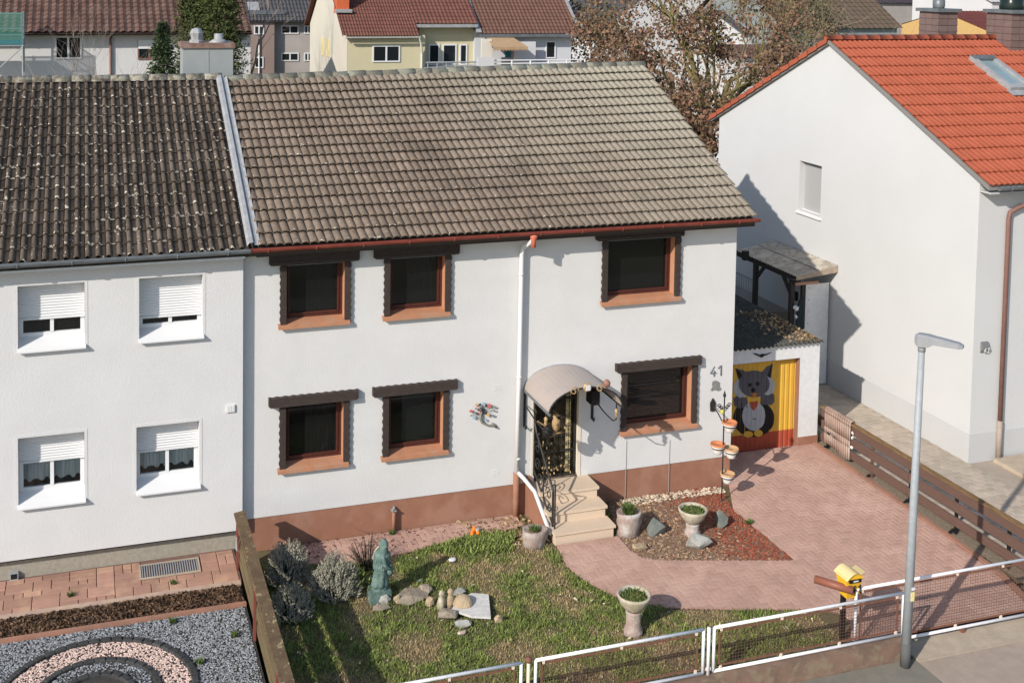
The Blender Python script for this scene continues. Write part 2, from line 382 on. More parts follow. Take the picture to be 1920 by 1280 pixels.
# scattered stuff ------------------------------------------------------------
ICO = [(0,0,1),(.894,0,.447),(.276,.851,.447),(-.724,.526,.447),(-.724,-.526,.447),(.276,-.851,.447)]
def pebbles(n, fn, zf, r0, r1, name, mat, label, cat='gravel', seed=1, flat=.6):
    random.seed(seed); mb = MB(); k = 0; tries = 0
    while k < n and tries < n*8:
        tries += 1; p = fn()
        if p is None: continue
        x, y = p; r = random.uniform(r0, r1); a = random.uniform(0, 6.28); ca, sa = math.cos(a), math.sin(a); e = random.uniform(.6, 1.3); tl = random.uniform(-.4, .4)
        vv = []
        for (vx, vy, vz) in ICO:
            vx *= r*e*random.uniform(.75, 1.2); vy *= r*random.uniform(.75, 1.2); q = vz*r*flat*1.5 - .45*r + tl*vx
            vv.append((x+vx*ca-vy*sa, y+vx*sa+vy*ca, zf(x, y)+max(q, -.6*r)))
        mb.add(vv, [(0,1,2),(0,2,3),(0,3,4),(0,4,5),(0,5,1)]); k += 1
    return props(mb.build(name, mat, None), label, cat, None, 'stuff')
CC = (-2.535, -3.68); R1, R2, R3 = 1.40, .88, .52
def rect(x0, x1, y0, y1, test=None):
    def f():
        x, y = random.uniform(x0, x1), random.uniform(y0, y1)
        return (x, y) if (test is None or test(x, y)) else None
    return f
rad = lambda x, y: math.hypot(x-CC[0], y-CC[1])
m_gravel = M('grey_gravel', (.215,.226,.238), rough=.9, rnd=.62)
m_pink = M('pink_gravel', (.56,.42,.36), rough=.9, rnd=.28)
m_bark = M('bark_chip', (.11,.066,.04), rough=1, rnd=.8)
zl = lambda x, y: ZL-.018
pebbles(15000, rect(-5.2, -.2, -4.6, -1.93, lambda x, y: rad(x, y) > R1+.05), zl, .012, .026, 'grey_gravel', m_gravel, 'loose grey gravel around the pink circle', seed=2)
pebbles(4200, rect(-4.1, -1, -4.6, -2, lambda x, y: R2+.05 < rad(x, y) < R1-.05), zl, .014, .026, 'pink_gravel', m_pink, 'pale pink gravel filling the outer circle', seed=3)
pebbles(1500, rect(-4.1, -1, -4.6, -2, lambda x, y: R3+.05 < rad(x, y) < R2-.05), zl, .012, .024, 'grey_gravel', m_gravel, 'ring of grey gravel inside the pink circle', seed=4)
def chips(n, fn, zf, l0, l1, name, mat, label, cat, seed, tilt=.6, wid=.4):
    random.seed(seed); mb = MB(); k = 0; tr_ = 0
    while k < n and tr_ < n*9:
        tr_ += 1; p = fn()
        if p is None: continue
        x, y = p; l = random.uniform(l0, l1); wd = l*random.uniform(.5, 1.2)*wid
        A = Matrix.Rotation(random.uniform(0, 6.28), 3, 'Z') @ Matrix.Rotation(random.gauss(0, tilt), 3, 'X') @ Matrix.Rotation(random.gauss(0, tilt), 3, 'Y')
        c = Vector((x, y, zf(x, y)+random.uniform(0, .02)))
        b = l*.12
        mb.add([c+A @ Vector(q) for q in ((-l/2,-wd/2,0),(l*.4,-wd*.4,b),(l/2,wd*.3,0),(-l*.3,wd/2,b))], [(0,1,2),(0,2,3)]); k += 1
    return props(mb.build(name, mat, None), label, cat, None, 'stuff')
chips(5200, rect(-5.2, -.2, -1.84, -1.27), lambda x, y: ZL-.005, .03, .10, 'bark_mulch', m_bark, 'dark bark mulch between slab path and kerb', 'mulch', 5)
m_cob = M('charcoal_cobble', (.055,.055,.055), (.04,.04,.04), 12, .9, .4, 60, rnd=.2)
for R_, n_, lab in ((R1, 52, 'outer ring of charcoal edging stones around pink gravel'), (R2, 34, 'inner ring of charcoal edging stones inside pink gravel'), (R3, 20, 'innermost charcoal edging ring in the gravel')):
    ring = thing('edging_ring', lab, 'edging', (CC[0], CC[1], ZL))
    me = paver_mesh(2*pi*R_/n_-.012, .10, .06, 'edging_stone', m_cob, .012)
    for k in range(n_):
        a = 2*pi*k/n_; inst('stone', me, Matrix.Translation((CC[0]+R_*math.cos(a), CC[1]+R_*math.sin(a), ZL+.02+random.uniform(-.004, .004))) @ Matrix.Rotation(a+pi/2+random.gauss(0, .03), 4, 'Z'), ring)
# ================================================================== HOUSES
def wall_front(mb, x0, x1, z0, z1, y, holes, depth):
    """front face at y with rectangular holes (hx0,hx1,hz0,hz1) and reveals going back by depth"""
    xs = sorted({x0, x1, *[h[0] for h in holes], *[h[1] for h in holes]}); zs = sorted({z0, z1, *[h[2] for h in holes], *[h[3] for h in holes]})
    for a, b in zip(xs, xs[1:]):
        for c, d in zip(zs, zs[1:]):
            mx, mz = (a+b)/2, (c+d)/2
            if any(h[0] < mx < h[1] and h[2] < mz < h[3] for h in holes): continue
            mb.quad((a,y,c), (b,y,c), (b,y,d), (a,y,d))
    for (a, b, c, d) in holes:
        yb = y+depth
        mb.quad((a,y,c), (a,y,d), (a,yb,d), (a,yb,c)); mb.quad((b,y,d), (b,y,c), (b,yb,c), (b,yb,d))
        mb.quad((a,y,d), (b,y,d), (b,yb,d), (a,yb,d)); mb.quad((b,y,c), (a,y,c), (a,yb,c), (b,yb,c))

# ---- tiles
def tile_mesh(name, prof, L, lip, mat, tilt=.03):
    me = bpy.data.meshes.new(name); n = len(prof); v = []; 
    v += [(x, 0, z+tilt-lip) for x, z in prof] + [(x, 0, z+tilt) for x, z in prof] + [(x, L, z) for x, z in prof]
    f = [(i, i+1, n+i+1, n+i) for i in range(n-1)] + [(n+i, n+i+1, 2*n+i+1, 2*n+i) for i in range(n-1)]
    f += [(0, n, 2*n), (n-1, 3*n-1, 2*n-1)]
    me.from_pydata(v, [], f); me.materials.append(mat)
    at = me.attributes.new('along', 'FLOAT', 'POINT'); at.data.foreach_set('value', [0.]*(2*n)+[1.]*n)
    me.polygons.foreach_set('use_smooth', [False]*(n-1)+[True]*(n-1)+[False]*2); me.update(); return me
def hump(w_, n_h, h, p=.6, k=5):
    o = []
    for j in range(n_h):
        for i in range(k-1 if j < n_h-1 else k):
            t = (0, .13, .5, .87, 1)[i]; o.append(((j+t)*w_/n_h, (0, .72, 1, .72, 0)[i]*h))
    return o
def rooftile_mat(name, base, dark, light, moss, spot=None, spot_amt=.6, rnd=.12, grad=None):
    mt = M(name, base, dark, 9., .92, .5, 70, rnd=rnd, c3=moss, sc3=.8, lo3=.48, hi3=.7, spec=.12)
    t = mt.node_tree; L = t.links.new; N = t.nodes.new; b = t.nodes['Principled BSDF']; src = b.inputs['Base Color'].links[0].from_socket
    g = N('ShaderNodeNewGeometry')
    def mix(f, a, c):
        x = N('ShaderNodeMix'); x.data_type = 'RGBA'; L(f, x.inputs[0]); L(a, x.inputs[6])
        if isinstance(c, tuple): x.inputs[7].default_value = (*c, 1)
        else: L(c, x.inputs[7])
        return x.outputs[2]
    if grad:   # lichen grown paler towards one side of the roof
        sx = N('ShaderNodeSeparateXYZ'); L(g.outputs['Position'], sx.inputs[0]); n1 = N('ShaderNodeTexNoise'); n1.inputs['Scale'].default_value = .7; L(g.outputs['Position'], n1.inputs['Vector'])
        a1 = N('ShaderNodeMath'); a1.operation = 'MULTIPLY_ADD'; L(sx.outputs['Y'], a1.inputs[0]); a1.inputs[1].default_value = 1.1; L(sx.outputs['X'], a1.inputs[2])
        a2 = N('ShaderNodeMath'); a2.operation = 'MULTIPLY_ADD'; L(n1.outputs['Fac'], a2.inputs[0]); a2.inputs[1].default_value = 6.; L(a1.outputs[0], a2.inputs[2])
        mr = N('ShaderNodeMapRange'); mr.inputs[1].default_value = grad[1]; mr.inputs[2].default_value = grad[2]; L(a2.outputs[0], mr.inputs[0]); src = mix(mr.outputs[0], src, grad[0])
    # dirt in the upper, overlapped end; paler worn lip
    if spot:
        vo = N('ShaderNodeTexVoronoi'); vo.inputs['Scale'].default_value = 9.; vo.inputs['Randomness'].default_value = 1.; L(g.outputs['Position'], vo.inputs['Vector'])
        nn = N('ShaderNodeTexNoise'); nn.inputs['Scale'].default_value = 2.6; L(g.outputs['Position'], nn.inputs['Vector'])
        n2 = N('ShaderNodeTexNoise'); n2.inputs['Scale'].default_value = 38.; L(g.outputs['Position'], n2.inputs['Vector'])
        at = N('ShaderNodeAttribute'); at.attribute_name = 'along'
        e = N('ShaderNodeMapRange'); e.inputs[1].default_value = 0.; e.inputs[2].default_value = .30; e.inputs[3].default_value = spot_amt*1.1; e.inputs[4].default_value = spot_amt*.36; L(at.outputs['Fac'], e.inputs[0])
        q = N('ShaderNodeMath'); q.operation = 'MULTIPLY'; L(e.outputs[0], q.inputs[0]); L(nn.outputs['Fac'], q.inputs[1])
        d2 = N('ShaderNodeMath'); d2.operation = 'MULTIPLY_ADD'; L(n2.outputs['Fac'], d2.inputs[0]); d2.inputs[1].default_value = .30; L(vo.outputs['Distance'], d2.inputs[2])
        d3 = N('ShaderNodeMath'); d3.operation = 'SUBTRACT'; L(d2.outputs[0], d3.inputs[0]); d3.inputs[1].default_value = .15
        c = N('ShaderNodeMath'); c.operation = 'LESS_THAN'; L(d3.outputs[0], c.inputs[0]); L(q.outputs[0], c.inputs[1]); src = mix(c.outputs[0], src, spot)
    L(src, b.inputs['Base Color']); return mt
def tile_roof(parent, e0, e1, r0, r1, cols, rows, me, mat, wcol, Lmesh, limit, x_skip=None, sag=.0):
    """tiles between eave e0->e1 and ridge r0->r1"""
    e0, e1, r0, r1 = map(Vector, (e0, e1, r0, r1)); near = []
    for j in range(rows):
        for i in range(cols):
            a = i/cols; t = j/rows
            p = e0.lerp(e1, a).lerp(r0.lerp(r1, a), t)
            if x_skip and x_skip(p + (e1-e0)/cols*.5 + (r0-e0)/rows*.5): continue
            sag_ = sag*math.sin(pi*t)*math.sin(pi*a)
            X = (e1.lerp(r1, t)-e0.lerp(r0, t)).normalized(); U = (r0.lerp(r1, a)-e0.lerp(e1, a)); Lr = U.length/rows; U.normalize(); Nn = X.cross(U).normalized(); U2 = Nn.cross(X)
            sc = (e1.lerp(r1, t)-e0.lerp(r0, t)).length/cols/wcol
            W = Matrix.Identity(4); 
            for k in range(3): W[k][0] = X[k]*sc; W[k][1] = U2[k]*(Lr/Lmesh); W[k][2] = Nn[k]; W[k][3] = (p+Nn*(random.uniform(-.003, .003)-sag_))[k]
            W = W @ Matrix.Rotation(random.gauss(0, .006), 4, 'Z') @ Matrix.Rotation(random.gauss(0, .004), 4, 'Y')
            near.append(((p-CAM).length, W))
    near.sort(key=lambda q: q[0]); mb = MB(); al = []
    for k, (_, W) in enumerate(near):
        if k < limit: inst('tile', me, W, parent)
        else:
            mb.add([W @ v_.co for v_ in me.vertices], [tuple(p.vertices) for p in me.polygons])
            al += [0. if v_.co.y < .01 else 1. for v_ in me.vertices]
    if mb.v:
        o = mb.build('roof_tiles', mat, parent, kind='stuff'); at = o.data.attributes.new('along', 'FLOAT', 'POINT'); at.data.foreach_set('value', al)
        nf = len(me.polygons); sm = [p.use_smooth for p in me.polygons]; o.data.polygons.foreach_set('use_smooth', sm*(len(mb.f)//nf))

m_tileM = rooftile_mat('brown_grey_tile', (.215,.165,.128), (.165,.128,.10), None, (.135,.108,.086), (.50,.46,.39), .34, .14, ((.315,.285,.225), 9.0, 17.5))
m_tileL = rooftile_mat('dark_brown_tile', (.118,.092,.073), (.082,.065,.052), None, (.14,.11,.088), (.56,.51,.42), .62, .18)
m_tileR = M('orange_tile', (.345,.088,.046), (.315,.08,.042), 6, .7, rnd=.05)
m_ridge = M('lichen_ridge', (.27,.25,.19), (.20,.175,.135), 7, .95, .8, 40, c3=(.36,.35,.27), sc3=4)
m_ridgeL = M('spotted_ridge', (.36,.32,.24), (.15,.12,.095), 9, .95, .8, 40, c3=(.50,.46,.34), sc3=6)
RZ0, RZ1 = 7.66, 7.87; RY = 4.73; EZ = 5.20; EY = -.42
XM0, XM1 = .22, 10.21
# ---------------------------------------------------------------- middle house
house = thing('terraced_house', 'white rendered house with brown windows, barrel door canopy and number 41', 'house', (5, 4.6, -.5))
WA = [(.78,1.86,3.68,4.79), (2.70,3.78,3.68,4.79), (7.10,8.60,3.62,4.86), (.78,1.86,1.03,2.21), (2.70,3.78,1.03,2.21), (7.58,9.06,.97,2.20)]
DOOR = (5.64, 6.56, .16, 2.12)
wm_ = MB(); wall_front(wm_, .0, 10.0, .16, 5.22, 0., WA+[DOOR], .24)
wm_.quad((10,0,.16), (10,9.4,.16), (10,9.4,5.22), (10,0,5.22)); wm_.quad((10,9.4,-.6), (0,9.4,-.6), (0,9.4,5.22), (10,9.4,5.22))
wm_.add([(10,0,5.22),(10,9.4,5.22),(10,4.73,7.62)], [(0,1,2)])
wm_.quad((10,.02,-.6), (10,9.4,-.6), (10,9.4,.16), (10,.02,.16))
wm_.build('wall', m_render, house)
pl = MB(); pl.quad((.0,.012,-.75), (5.55,.012,-.75), (5.55,.012,.16), (.0,.012,.16)); pl.quad((6.78,.012,-.75), (10.0,.012,-.75), (10.0,.012,.16), (6.78,.012,.16))
pl.build('plinth', m_plinth, house)
# rooms behind the panes
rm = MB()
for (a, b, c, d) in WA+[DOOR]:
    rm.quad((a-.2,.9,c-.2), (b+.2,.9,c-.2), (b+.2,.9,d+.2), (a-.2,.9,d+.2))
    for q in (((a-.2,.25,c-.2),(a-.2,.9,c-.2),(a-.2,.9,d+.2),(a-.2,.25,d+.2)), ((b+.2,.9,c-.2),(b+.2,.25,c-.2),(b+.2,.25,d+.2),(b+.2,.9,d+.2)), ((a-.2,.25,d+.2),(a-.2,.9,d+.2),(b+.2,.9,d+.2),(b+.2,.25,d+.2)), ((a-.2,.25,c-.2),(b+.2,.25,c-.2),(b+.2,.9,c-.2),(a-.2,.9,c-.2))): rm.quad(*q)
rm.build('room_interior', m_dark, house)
def scallop(x0, x1, z0, z1, n, amp, y0, y1, mb):
    """board in the xz plane with a scalloped upper edge"""
    pts = [(x0, y0, z0), (x1, y0, z0)]; N_ = n*6
    for i in range(N_+1):
        t = 1-i/N_; pts.append((x0+(x1-x0)*t, y0, z1 - amp*(.5-.5*math.cos(2*pi*n*t))))
    mb.prism(pts, (0, y1-y0, 0))
def vscallop(x0, x1, z0, z1, n, amp, y0, y1, side, mb):
    pts = []; N_ = n*6
    for i in range(N_+1):
        t = i/N_; off = amp*(.5-.5*math.cos(2*pi*n*t)); pts.append(((x0+off) if side < 0 else (x1-off), y0, z0+(z1-z0)*t))
    pts = ([(x1, y0, z0)]+pts+[(x1, y0, z1)]) if side < 0 else ([(x0, y0, z0)]+pts+[(x0, y0, z1)])
    if side < 0: pts = list(reversed(pts))
    mb.prism(pts, (0, y1-y0, 0))
def brown_window(op, lx0, lx1, ltop, sx0, sx1, sz, blind=0, label=None):
    a, b, c, d = op
    wn = thing_part('window', house, ((a+b)/2, .1, c))
    for s_ in (-1, 1):
        mb = MB(); x0 = a-.115 if s_ < 0 else b-.005; vscallop(x0, x0+.12, sz+.03, d+.03, 9, .018, -.055, .004, s_, mb)
        for zz in (d-.06,): mb.box(x0+.05, x0+.075, -.065, -.055, zz-.012, zz+.012)
        mb.build('side_board', m_board, wn)
    mb = MB(); scallop(lx0, lx1, d-.005, ltop-.01, 11, .014, -.095, .004, mb); mb.box(lx0+.02, lx1-.02, -.115, -.09, d-.02, d+.04); mb.build('lintel_board', m_board, wn)
    mb = MB(); mb.add([(sx0,-.10,sz),(sx1,-.10,sz),(sx1,-.10,sz+.06),(sx0,-.10,sz+.06),(a+.002,.235,c+.045),(b-.002,.235,c+.045),(a+.002,.235,sz),(b-.002,.235,sz),(sx0,.0,c+.006),(sx1,.0,c+.006),(a+.002,0,c+.007),(b-.002,0,c+.007)],
        [(0,1,2,3),(3,2,9,8),(10,11,5,4),(0,3,8),(1,9,2),(1,0,6,7)]); mb.build('sill', m_terra, wn)
    mb = MB()   # painted reveal lining
    mb.quad((b-.003,-.002,c), (b-.003,-.002,d), (b-.003,.235,d), (b-.003,.235,c)); mb.quad((a+.003,-.002,d), (a+.003,-.002,c), (a+.003,.235,c), (a+.003,.235,d)); mb.quad((a,-.002,d-.003), (b,-.002,d-.003), (b,.235,d-.003), (a,.235,d-.003))
    mb.build('reveal', m_reveal, wn)
    fr = MB(); w_ = .10; y0, y1 = .185, .245
    c2 = c+.03
    fr.box(a+.004, b-.004, y0, y1, c2, c2+w_); fr.box(a+.004, b-.004, y0, y1, d-w_, d-.004); fr.box(a+.004, a+w_, y0, y1, c2+w_, d-w_); fr.box(b-w_, b-.004, y0, y1, c2+w_, d-w_)
    fr.box(a+w_-.012, b-w_+.012, y0-.018, y0+.002, c2+w_-.035, c2+w_+.0); fr.box(b-w_, b-w_+.03, y0-.018, y0+.002, c2+w_, d-w_); fr.box(a+w_-.03, a+w_, y0-.018, y0+.002, c2+w_, d-w_)
    f_ = fr.build('frame', m_frame, wn)
    MB().box(a+w_, b-w_, .21, .215, c2+w_, d-w_).build('pane', m_glassD, wn)
    MB().box(a+.02, b-.02, -.03, .04, d-.055, d-.03).build('shutter_slot', m_zincD if blind != 2 else m_black, wn)
    if blind == 1: MB().box(a+.35, b-w_-.02, .30, .31, c2+.05, d-.05).build('blind', m_blind, wn)
    if blind == 3:
        cu = MB(); n = 30; x0, x1 = a+.42, b-.15
        for i in range(n):
            p, q = x0+(x1-x0)*i/n, x0+(x1-x0)*(i+1)/n
            cu.quad((p,.36+.02*math.sin(i*1.4),c+.05), (q,.36+.02*math.sin(i*1.4+1.4),c+.05), (q,.36+.02*math.sin(i*1.4+1.4),d-.1), (p,.36+.02*math.sin(i*1.4),d-.1))
        cu.build('curtain', M('dim_curtain', (.10,.105,.10), rough=1), wn)
    if blind == 4:
        cu = MB()
        for i in range(26): cu.box(a+.1, b-.1, .30, .322, c2+.1+i*.04, c2+.122+i*.04)
        cu.build('blind', M('dark_slats', (.05,.055,.05), rough=.8), wn)
def thing_part(name, parent, loc):
    o = bpy.data.objects.new(name, None); o.empty_display_size = .1; COL.objects.link(o); attach(o, Matrix.Translation(Vector(loc)), parent); return o
brown_window(WA[0], .475, 2.114, 4.955, .638, 1.945, 3.60, 3)
brown_window(WA[1], 2.391, 4.03, 4.955, 2.56, 3.868, 3.60, 3)
brown_window(WA[2], 6.84, 8.755, 5.005, 6.96, 8.72, 3.53, 0)
brown_window(WA[3], .475, 2.114, 2.372, .638, 1.945, .95, 3)
brown_window(WA[4], 2.391, 4.03, 2.372, 2.56, 3.868, .95, 1)
brown_window(WA[5], 7.328, 9.226, 2.36, 7.444, 9.178, .88, 4)
# roof
roof = MB(); sl_ = (RZ0-EZ)/(RY-EY)
roof.add([(XM0-.2,EY+.03,EZ-.08),(XM1-.03,EY+.03,EZ-.08),(XM1-.03,RY,RZ1-.11),(XM0-.2,RY,RZ0-.11),(XM1-.03,9.9,EZ-.05),(XM0-.2,9.9,EZ-.05),(XM0-.2,EY+.06,EZ-.17),(XM1-.03,EY+.06,EZ-.17),(XM1-.03,RY,RZ1-.17),(XM0-.2,RY,RZ0-.17),(XM1-.03,9.9,EZ-.17),(XM0-.2,9.9,EZ-.17)],
    [(0,1,2,3),(3,2,4,5),(7,6,9,8),(8,9,11,10),(1,7,8,2),(2,8,10,4),(0,6,7,1),(6,0,3,9),(9,3,5,11),(5,4,10,11)])
roof_o = roof.build('roof', M('roof_deck', (.075,.06,.048), rough=1), house)
tmM = tile_mesh('tile_brown', hump(.302, 2, .048), .40, .020, m_tileM, .064)
tile_roof(roof_o, (XM0,EY,EZ-.028), (XM1,EY,EZ-.028), (XM0,RY-.06,RZ0-.055), (XM1,RY-.06,RZ1-.055), 33, 17, tmM, m_tileM, .302, .40/1.16, 300, sag=.018)
n_r = 26
for i in range(n_r):
    x0 = XM0+(XM1-XM0)*i/n_r; x1 = XM0+(XM1-XM0)*(i+1)/n_r+.03; z0 = RZ0+(RZ1-RZ0)*i/n_r; dz = random.uniform(-.008, .012)
    mb = MB(); N_ = 8; rA, rB = .125, .112
    ring = lambda x, r: [(x, RY+math.cos(pi*k/N_)*r*1.05, z0+dz-.04+math.sin(pi*k/N_)*r) for k in range(N_+1)]
    A, B = ring(x0, rB), ring(x1, rA); mb.add(A+B, [(k, k+1, N_+2+k, N_+1+k) for k in range(N_)]+[tuple(range(N_+1, 2*N_+2))]); mb.build('ridge_tile', m_ridge, roof_o, True)
mb = MB(); random.seed(5)
for i in range(95):      # mortar bedding under the ridge tiles
    x = XM0+.1+(XM1-XM0-.15)*i/95; mb.rock((x, RY-.115+random.uniform(-.015, .015), RZ0+(RZ1-RZ0)*i/95-.065), (.08, .045, .045), i, 1, .4, False)
mb.build('ridge_mortar', m_ridge, roof_o)
gt = MB()
def gutter(mb, x0, x1, y, z, r=.062):
    N_ = 8
    for xx0, xx1 in ((x0, x1),):
        o = [(y-math.cos(pi*k/N_)*r, z-math.sin(pi*k/N_)*r) for k in range(N_+1)]; i_ = [(y-math.cos(pi*k/N_)*(r-.008), z-math.sin(pi*k/N_)*(r-.008)) for k in range(N_+1)]
        for k in range(N_):
            mb.quad((x0,*o[k]), (x0,*o[k+1]), (x1,*o[k+1]), (x1,*o[k])); mb.quad((x0,*i_[k+1]), (x0,*i_[k]), (x1,*i_[k]), (x1,*i_[k+1]))
        for e in (0, N_): mb.quad((x0,*o[e]), (x1,*o[e]), (x1,*i_[e]), (x0,*i_[e]))
        for xx in (x0, x1): mb.add([(xx,*q) for q in o], [tuple(range(N_+1))])
    x = x0+.3
    while x < x1: mb.tube([(x, y-math.cos(pi*k/6)*(r+.006), z-math.sin(pi*k/6)*(r+.006)) for k in range(7)], .012, 5); x += .85
gutter(gt, .09, 10.22, EY-.045, EZ-.02); gt.build('gutter', m_redgut, house, True)
MB().box(.2, 10.05, EY+.08, -.004, EZ-.16, EZ-.135).build('soffit', m_white, house)
MB().box(.2, 10.18, EY+.055, EY+.078, EZ-.19, EZ-.05).build('fascia', m_board, house)
# downpipe
dp = MB(); dp.tube([(5.36,EY-.045,EZ-.06), (5.36,EY-.045,EZ-.16), (5.31,-.12,4.83), (5.28,-.085,4.7), (5.27,-.085,2.5), (5.25,-.085,.40)], .045, 10)
for z in (4.3, 2.3, .7): dp.tube([(5.27,-.085,z-.02), (5.27,-.085,z+.02)], .052, 10)
dp_o = dp.build('downpipe', m_pvc, house, True)
MB().lathe([(.05,-.2),(.05,-.06),(.075,.0),(.075,.03)], (5.36,EY-.045,EZ-.1), 12).build('funnel', M('orange_funnel', (.55,.15,.09), rough=.5), dp_o, True)
MB().tube([(5.25,-.075,.42), (5.25,-.075,-.55)], .06, 10).build('standpipe', m_plinth, dp_o, True)
# entrance: door, reveal, steps
dr_ = thing_part('door', house, (6.1, .17, .16))
a, b, c, d = DOOR
mb = MB(); mb.quad((b-.003,-.004,c), (b-.003,-.004,d), (b-.003,.17,d), (b-.003,.17,c)); mb.quad((a+.003,-.004,d), (a+.003,-.004,c), (a+.003,.17,c), (a+.003,.17,d)); mb.box(b+.004, b+.06, -.012, .004, c, d); mb.box(a-.06, a-.004, -.012, .004, c, d)
mb.build('door_jamb', M('cream_jamb', (.64,.58,.48), rough=.7), dr_)
mb = MB(); mb.box(a+.01, b-.01, .155, .19, c+.01, d-.01); mb.build('leaf', M('dark_door', (.012,.011,.008), (.05,.036,.014), 6, .4), dr_)
mb = MB()
for x in (a+.03, b-.03): mb.box(x-.02, x+.02, .06, .10, c+.02, d-.05)
for z in (c+.04, c+.52, d-.4): mb.box(a+.05, b-.05, .065, .095, z-.015, z+.015)
def scroll(cx, cz, r, turns=1.4, sgn=1, flip=1, y=.08, n=22): return [(cx+sgn*math.cos(2*pi*turns*i/n)*r*(1-.8*i/n), y, cz+flip*math.sin(2*pi*turns*i/n)*r*(1-.8*i/n)) for i in range(n+1)]
for gx in (.16, .31, .46, .61, .76):
    mb.tube([(a+gx,.08,c+.04), (a+gx,.08,d-.1)], .008, 5)
    for gz_ in (.2, .38, .66, .84, 1.02, 1.2, 1.5, 1.7):
        for s_ in (-1, 1): mb.tube(scroll(a+gx+s_*.035, c+gz_, .045, 1.3, s_, s_), .006, 4)
mb.build('iron_grille', m_iron, dr_)
mb = MB(); random.seed(8)
for k in range(34):
    x, z = random.uniform(a+.1, b-.1), random.choice((random.uniform(c+.05, c+.22), random.uniform(c+.3, c+1.1))); mb.rock((x, .066, z), (.022, .012, .028), k, 1, .3, False)
mb.build('grille_leaf', m_bronze, dr_)
mb = MB(); mb.box(b-.20, b-.10, .14, .156, c+.05, d-.25)
mb.build('side_light', M('cream_glass', (.62,.52,.30), (.40,.32,.16), 14, .4), dr_)
ST = [(.16, -.55), (-.045, -.93), (-.25, -1.30)]
steps = thing_part('steps', house, (6.2, -.6, -.45)); yb = .0
for i, (z, y) in enumerate(ST):
    mb = MB(); mb.box(5.58, 6.75, y+.025, -.0 if i == 0 else ST[i-1][1]+.03, -.7, z-.05); mb.build('riser', m_step, steps)
    mb = MB(); mb.box(5.55, 6.785, y, .168 if i == 0 else ST[i-1][1]+.03, z-.05, z); mb.build('tread', m_step, steps)
mb = MB(); mb.prism([(5.47,-.0,-.7),(5.47,-1.02,-.7),(5.47,-1.02,-.34),(5.47,-.06,.30),(5.47,-.0,.30)], (.075,0,0)); mb.build('stringer', m_plinth, steps)
mb = MB(); mb.tube([(5.26,-.085,.44), (5.36,-.2,.34), (5.50,-.42,.16), (5.54,-1.12,-.34)], .040, 10); mb.build('drain_pipe', m_white, steps, True)
# railing on the left of the steps
rl = thing_part('railing', house, (5.6, -.8, -.3))
X_ = 5.62; mb = MB()
mb.tube([(X_,-.02,2.0), (X_,-.06,1.35), (X_,-.16,1.2), (X_,-.95,.50), (X_,-1.02,.42), (X_,-1.02,-.25)], .022, 6); mb.tube([(X_,-.05,.42), (X_,-.88,-.12), (X_,-1.02,-.2)], .018, 6); mb.tube([(X_,-.05,.3), (X_,-.05,1.35)], .018, 6)
mb.tube([(X_,-.55,.95), (X_,-.55,.1)], .012, 6); mb.tube([(X_,-.97,.5), (X_,-1.12,.6), (X_,-1.12,-.28)], .015, 6)
mb.build('rail', m_iron, rl)
for (cy, cz, r, s_) in ((-.2,.92,.13,1), (-.24,.60,.14,-1), (-.38,.35,.13,1), (-.62,.42,.14,-1), (-.80,.28,.13,1), (-.86,.02,.1,-1), (-.05,1.55,.1,1), (-.05,1.78,.08,-1)):
    MB().tube([(X_, p[0], p[2]) for p in scroll(cy, cz, r, 1.35, s_, 1)], .010, 5).build('scroll', m_iron, rl)
# barrel canopy
cn = thing_part('canopy', house, (6.13, -.6, 2.0)); CXc, CW, CR = 6.135, .735, .43; yF = -1.28
arc = lambda t, k=1.: (CXc-CW*math.cos(pi*t)*k, 2.0+CR*math.sin(pi*t)*k)
mb = MB(); N_ = 20
for i in range(N_):
    (x0, z0), (x1, z1) = arc(i/N_), arc((i+1)/N_); mb.quad((x0,yF,z0), (x1,yF,z1), (x1,-.0,z1), (x0,-.0,z0))
    (x0, z0), (x1, z1) = arc(i/N_, .985), arc((i+1)/N_, .985); mb.quad((x1,yF,z1), (x0,yF,z0), (x0,0,z0), (x1,0,z1))
mb.build('shell', M('smoke_acrylic', (.36,.305,.275), (.34,.29,.262), 3, .35, spec=.4), cn, True)
for yy in (yF, -.012):
    MB().tube([(arc(i/N_)[0], yy, arc(i/N_)[1]) for i in range(N_+1)], .016, 6).build('arch_bar', m_iron if yy < -.1 else m_zinc, cn, True)
for s_ in (-1, 1): MB().tube([(CXc+s_*CW, yF-.03, 2.0), (CXc+s_*CW, -.0, 2.0)], .026, 6).build('side_rail', m_zincD if s_ < 0 else m_iron, cn)
MB().tube([(CXc+.06, yF+.2, 2.434), (CXc+.1, -.25, 2.434)], .010, 5).build('ridge_clip', m_zinc, cn)
for s_ in (-1, 1):
    mb = MB(); xx = CXc+s_*(CW-.02); mb.box(xx-.022, xx+.022, -.03, -.001, 1.28, 2.02); mb.tube([(xx,-.03,1.72), (xx,-.55,1.62), (xx,-.95,1.60), (xx,-1.08,1.68), (xx,-1.08,1.99)], .013, 6); mb.tube([(xx,-.02,1.3), (xx,-.10,1.27), (xx,-.11,1.33)], .018, 6); mb.build('bracket', m_iron, cn)
    MB().lathe([(.01,-.09),(.035,-.05),(.025,0),(.04,.05),(.01,.09)], (xx,-1.08,1.80), 8).build('finial', m_bronze, cn, True)
mb = MB(); mb.lathe([(.085,0),(.085,.02),(.06,.04)], (0,0,0), 14); mb.v = [(CXc+p[0]+.0, yF-.02-p[2], 2.45+p[1]) for p in mb.v]; md = mb.build('medallion', m_bronze, cn)
MB().box(CXc-.045, CXc+.045, yF-.075, yF-.055, 2.40, 2.50).build('medallion_face', m_white, cn)
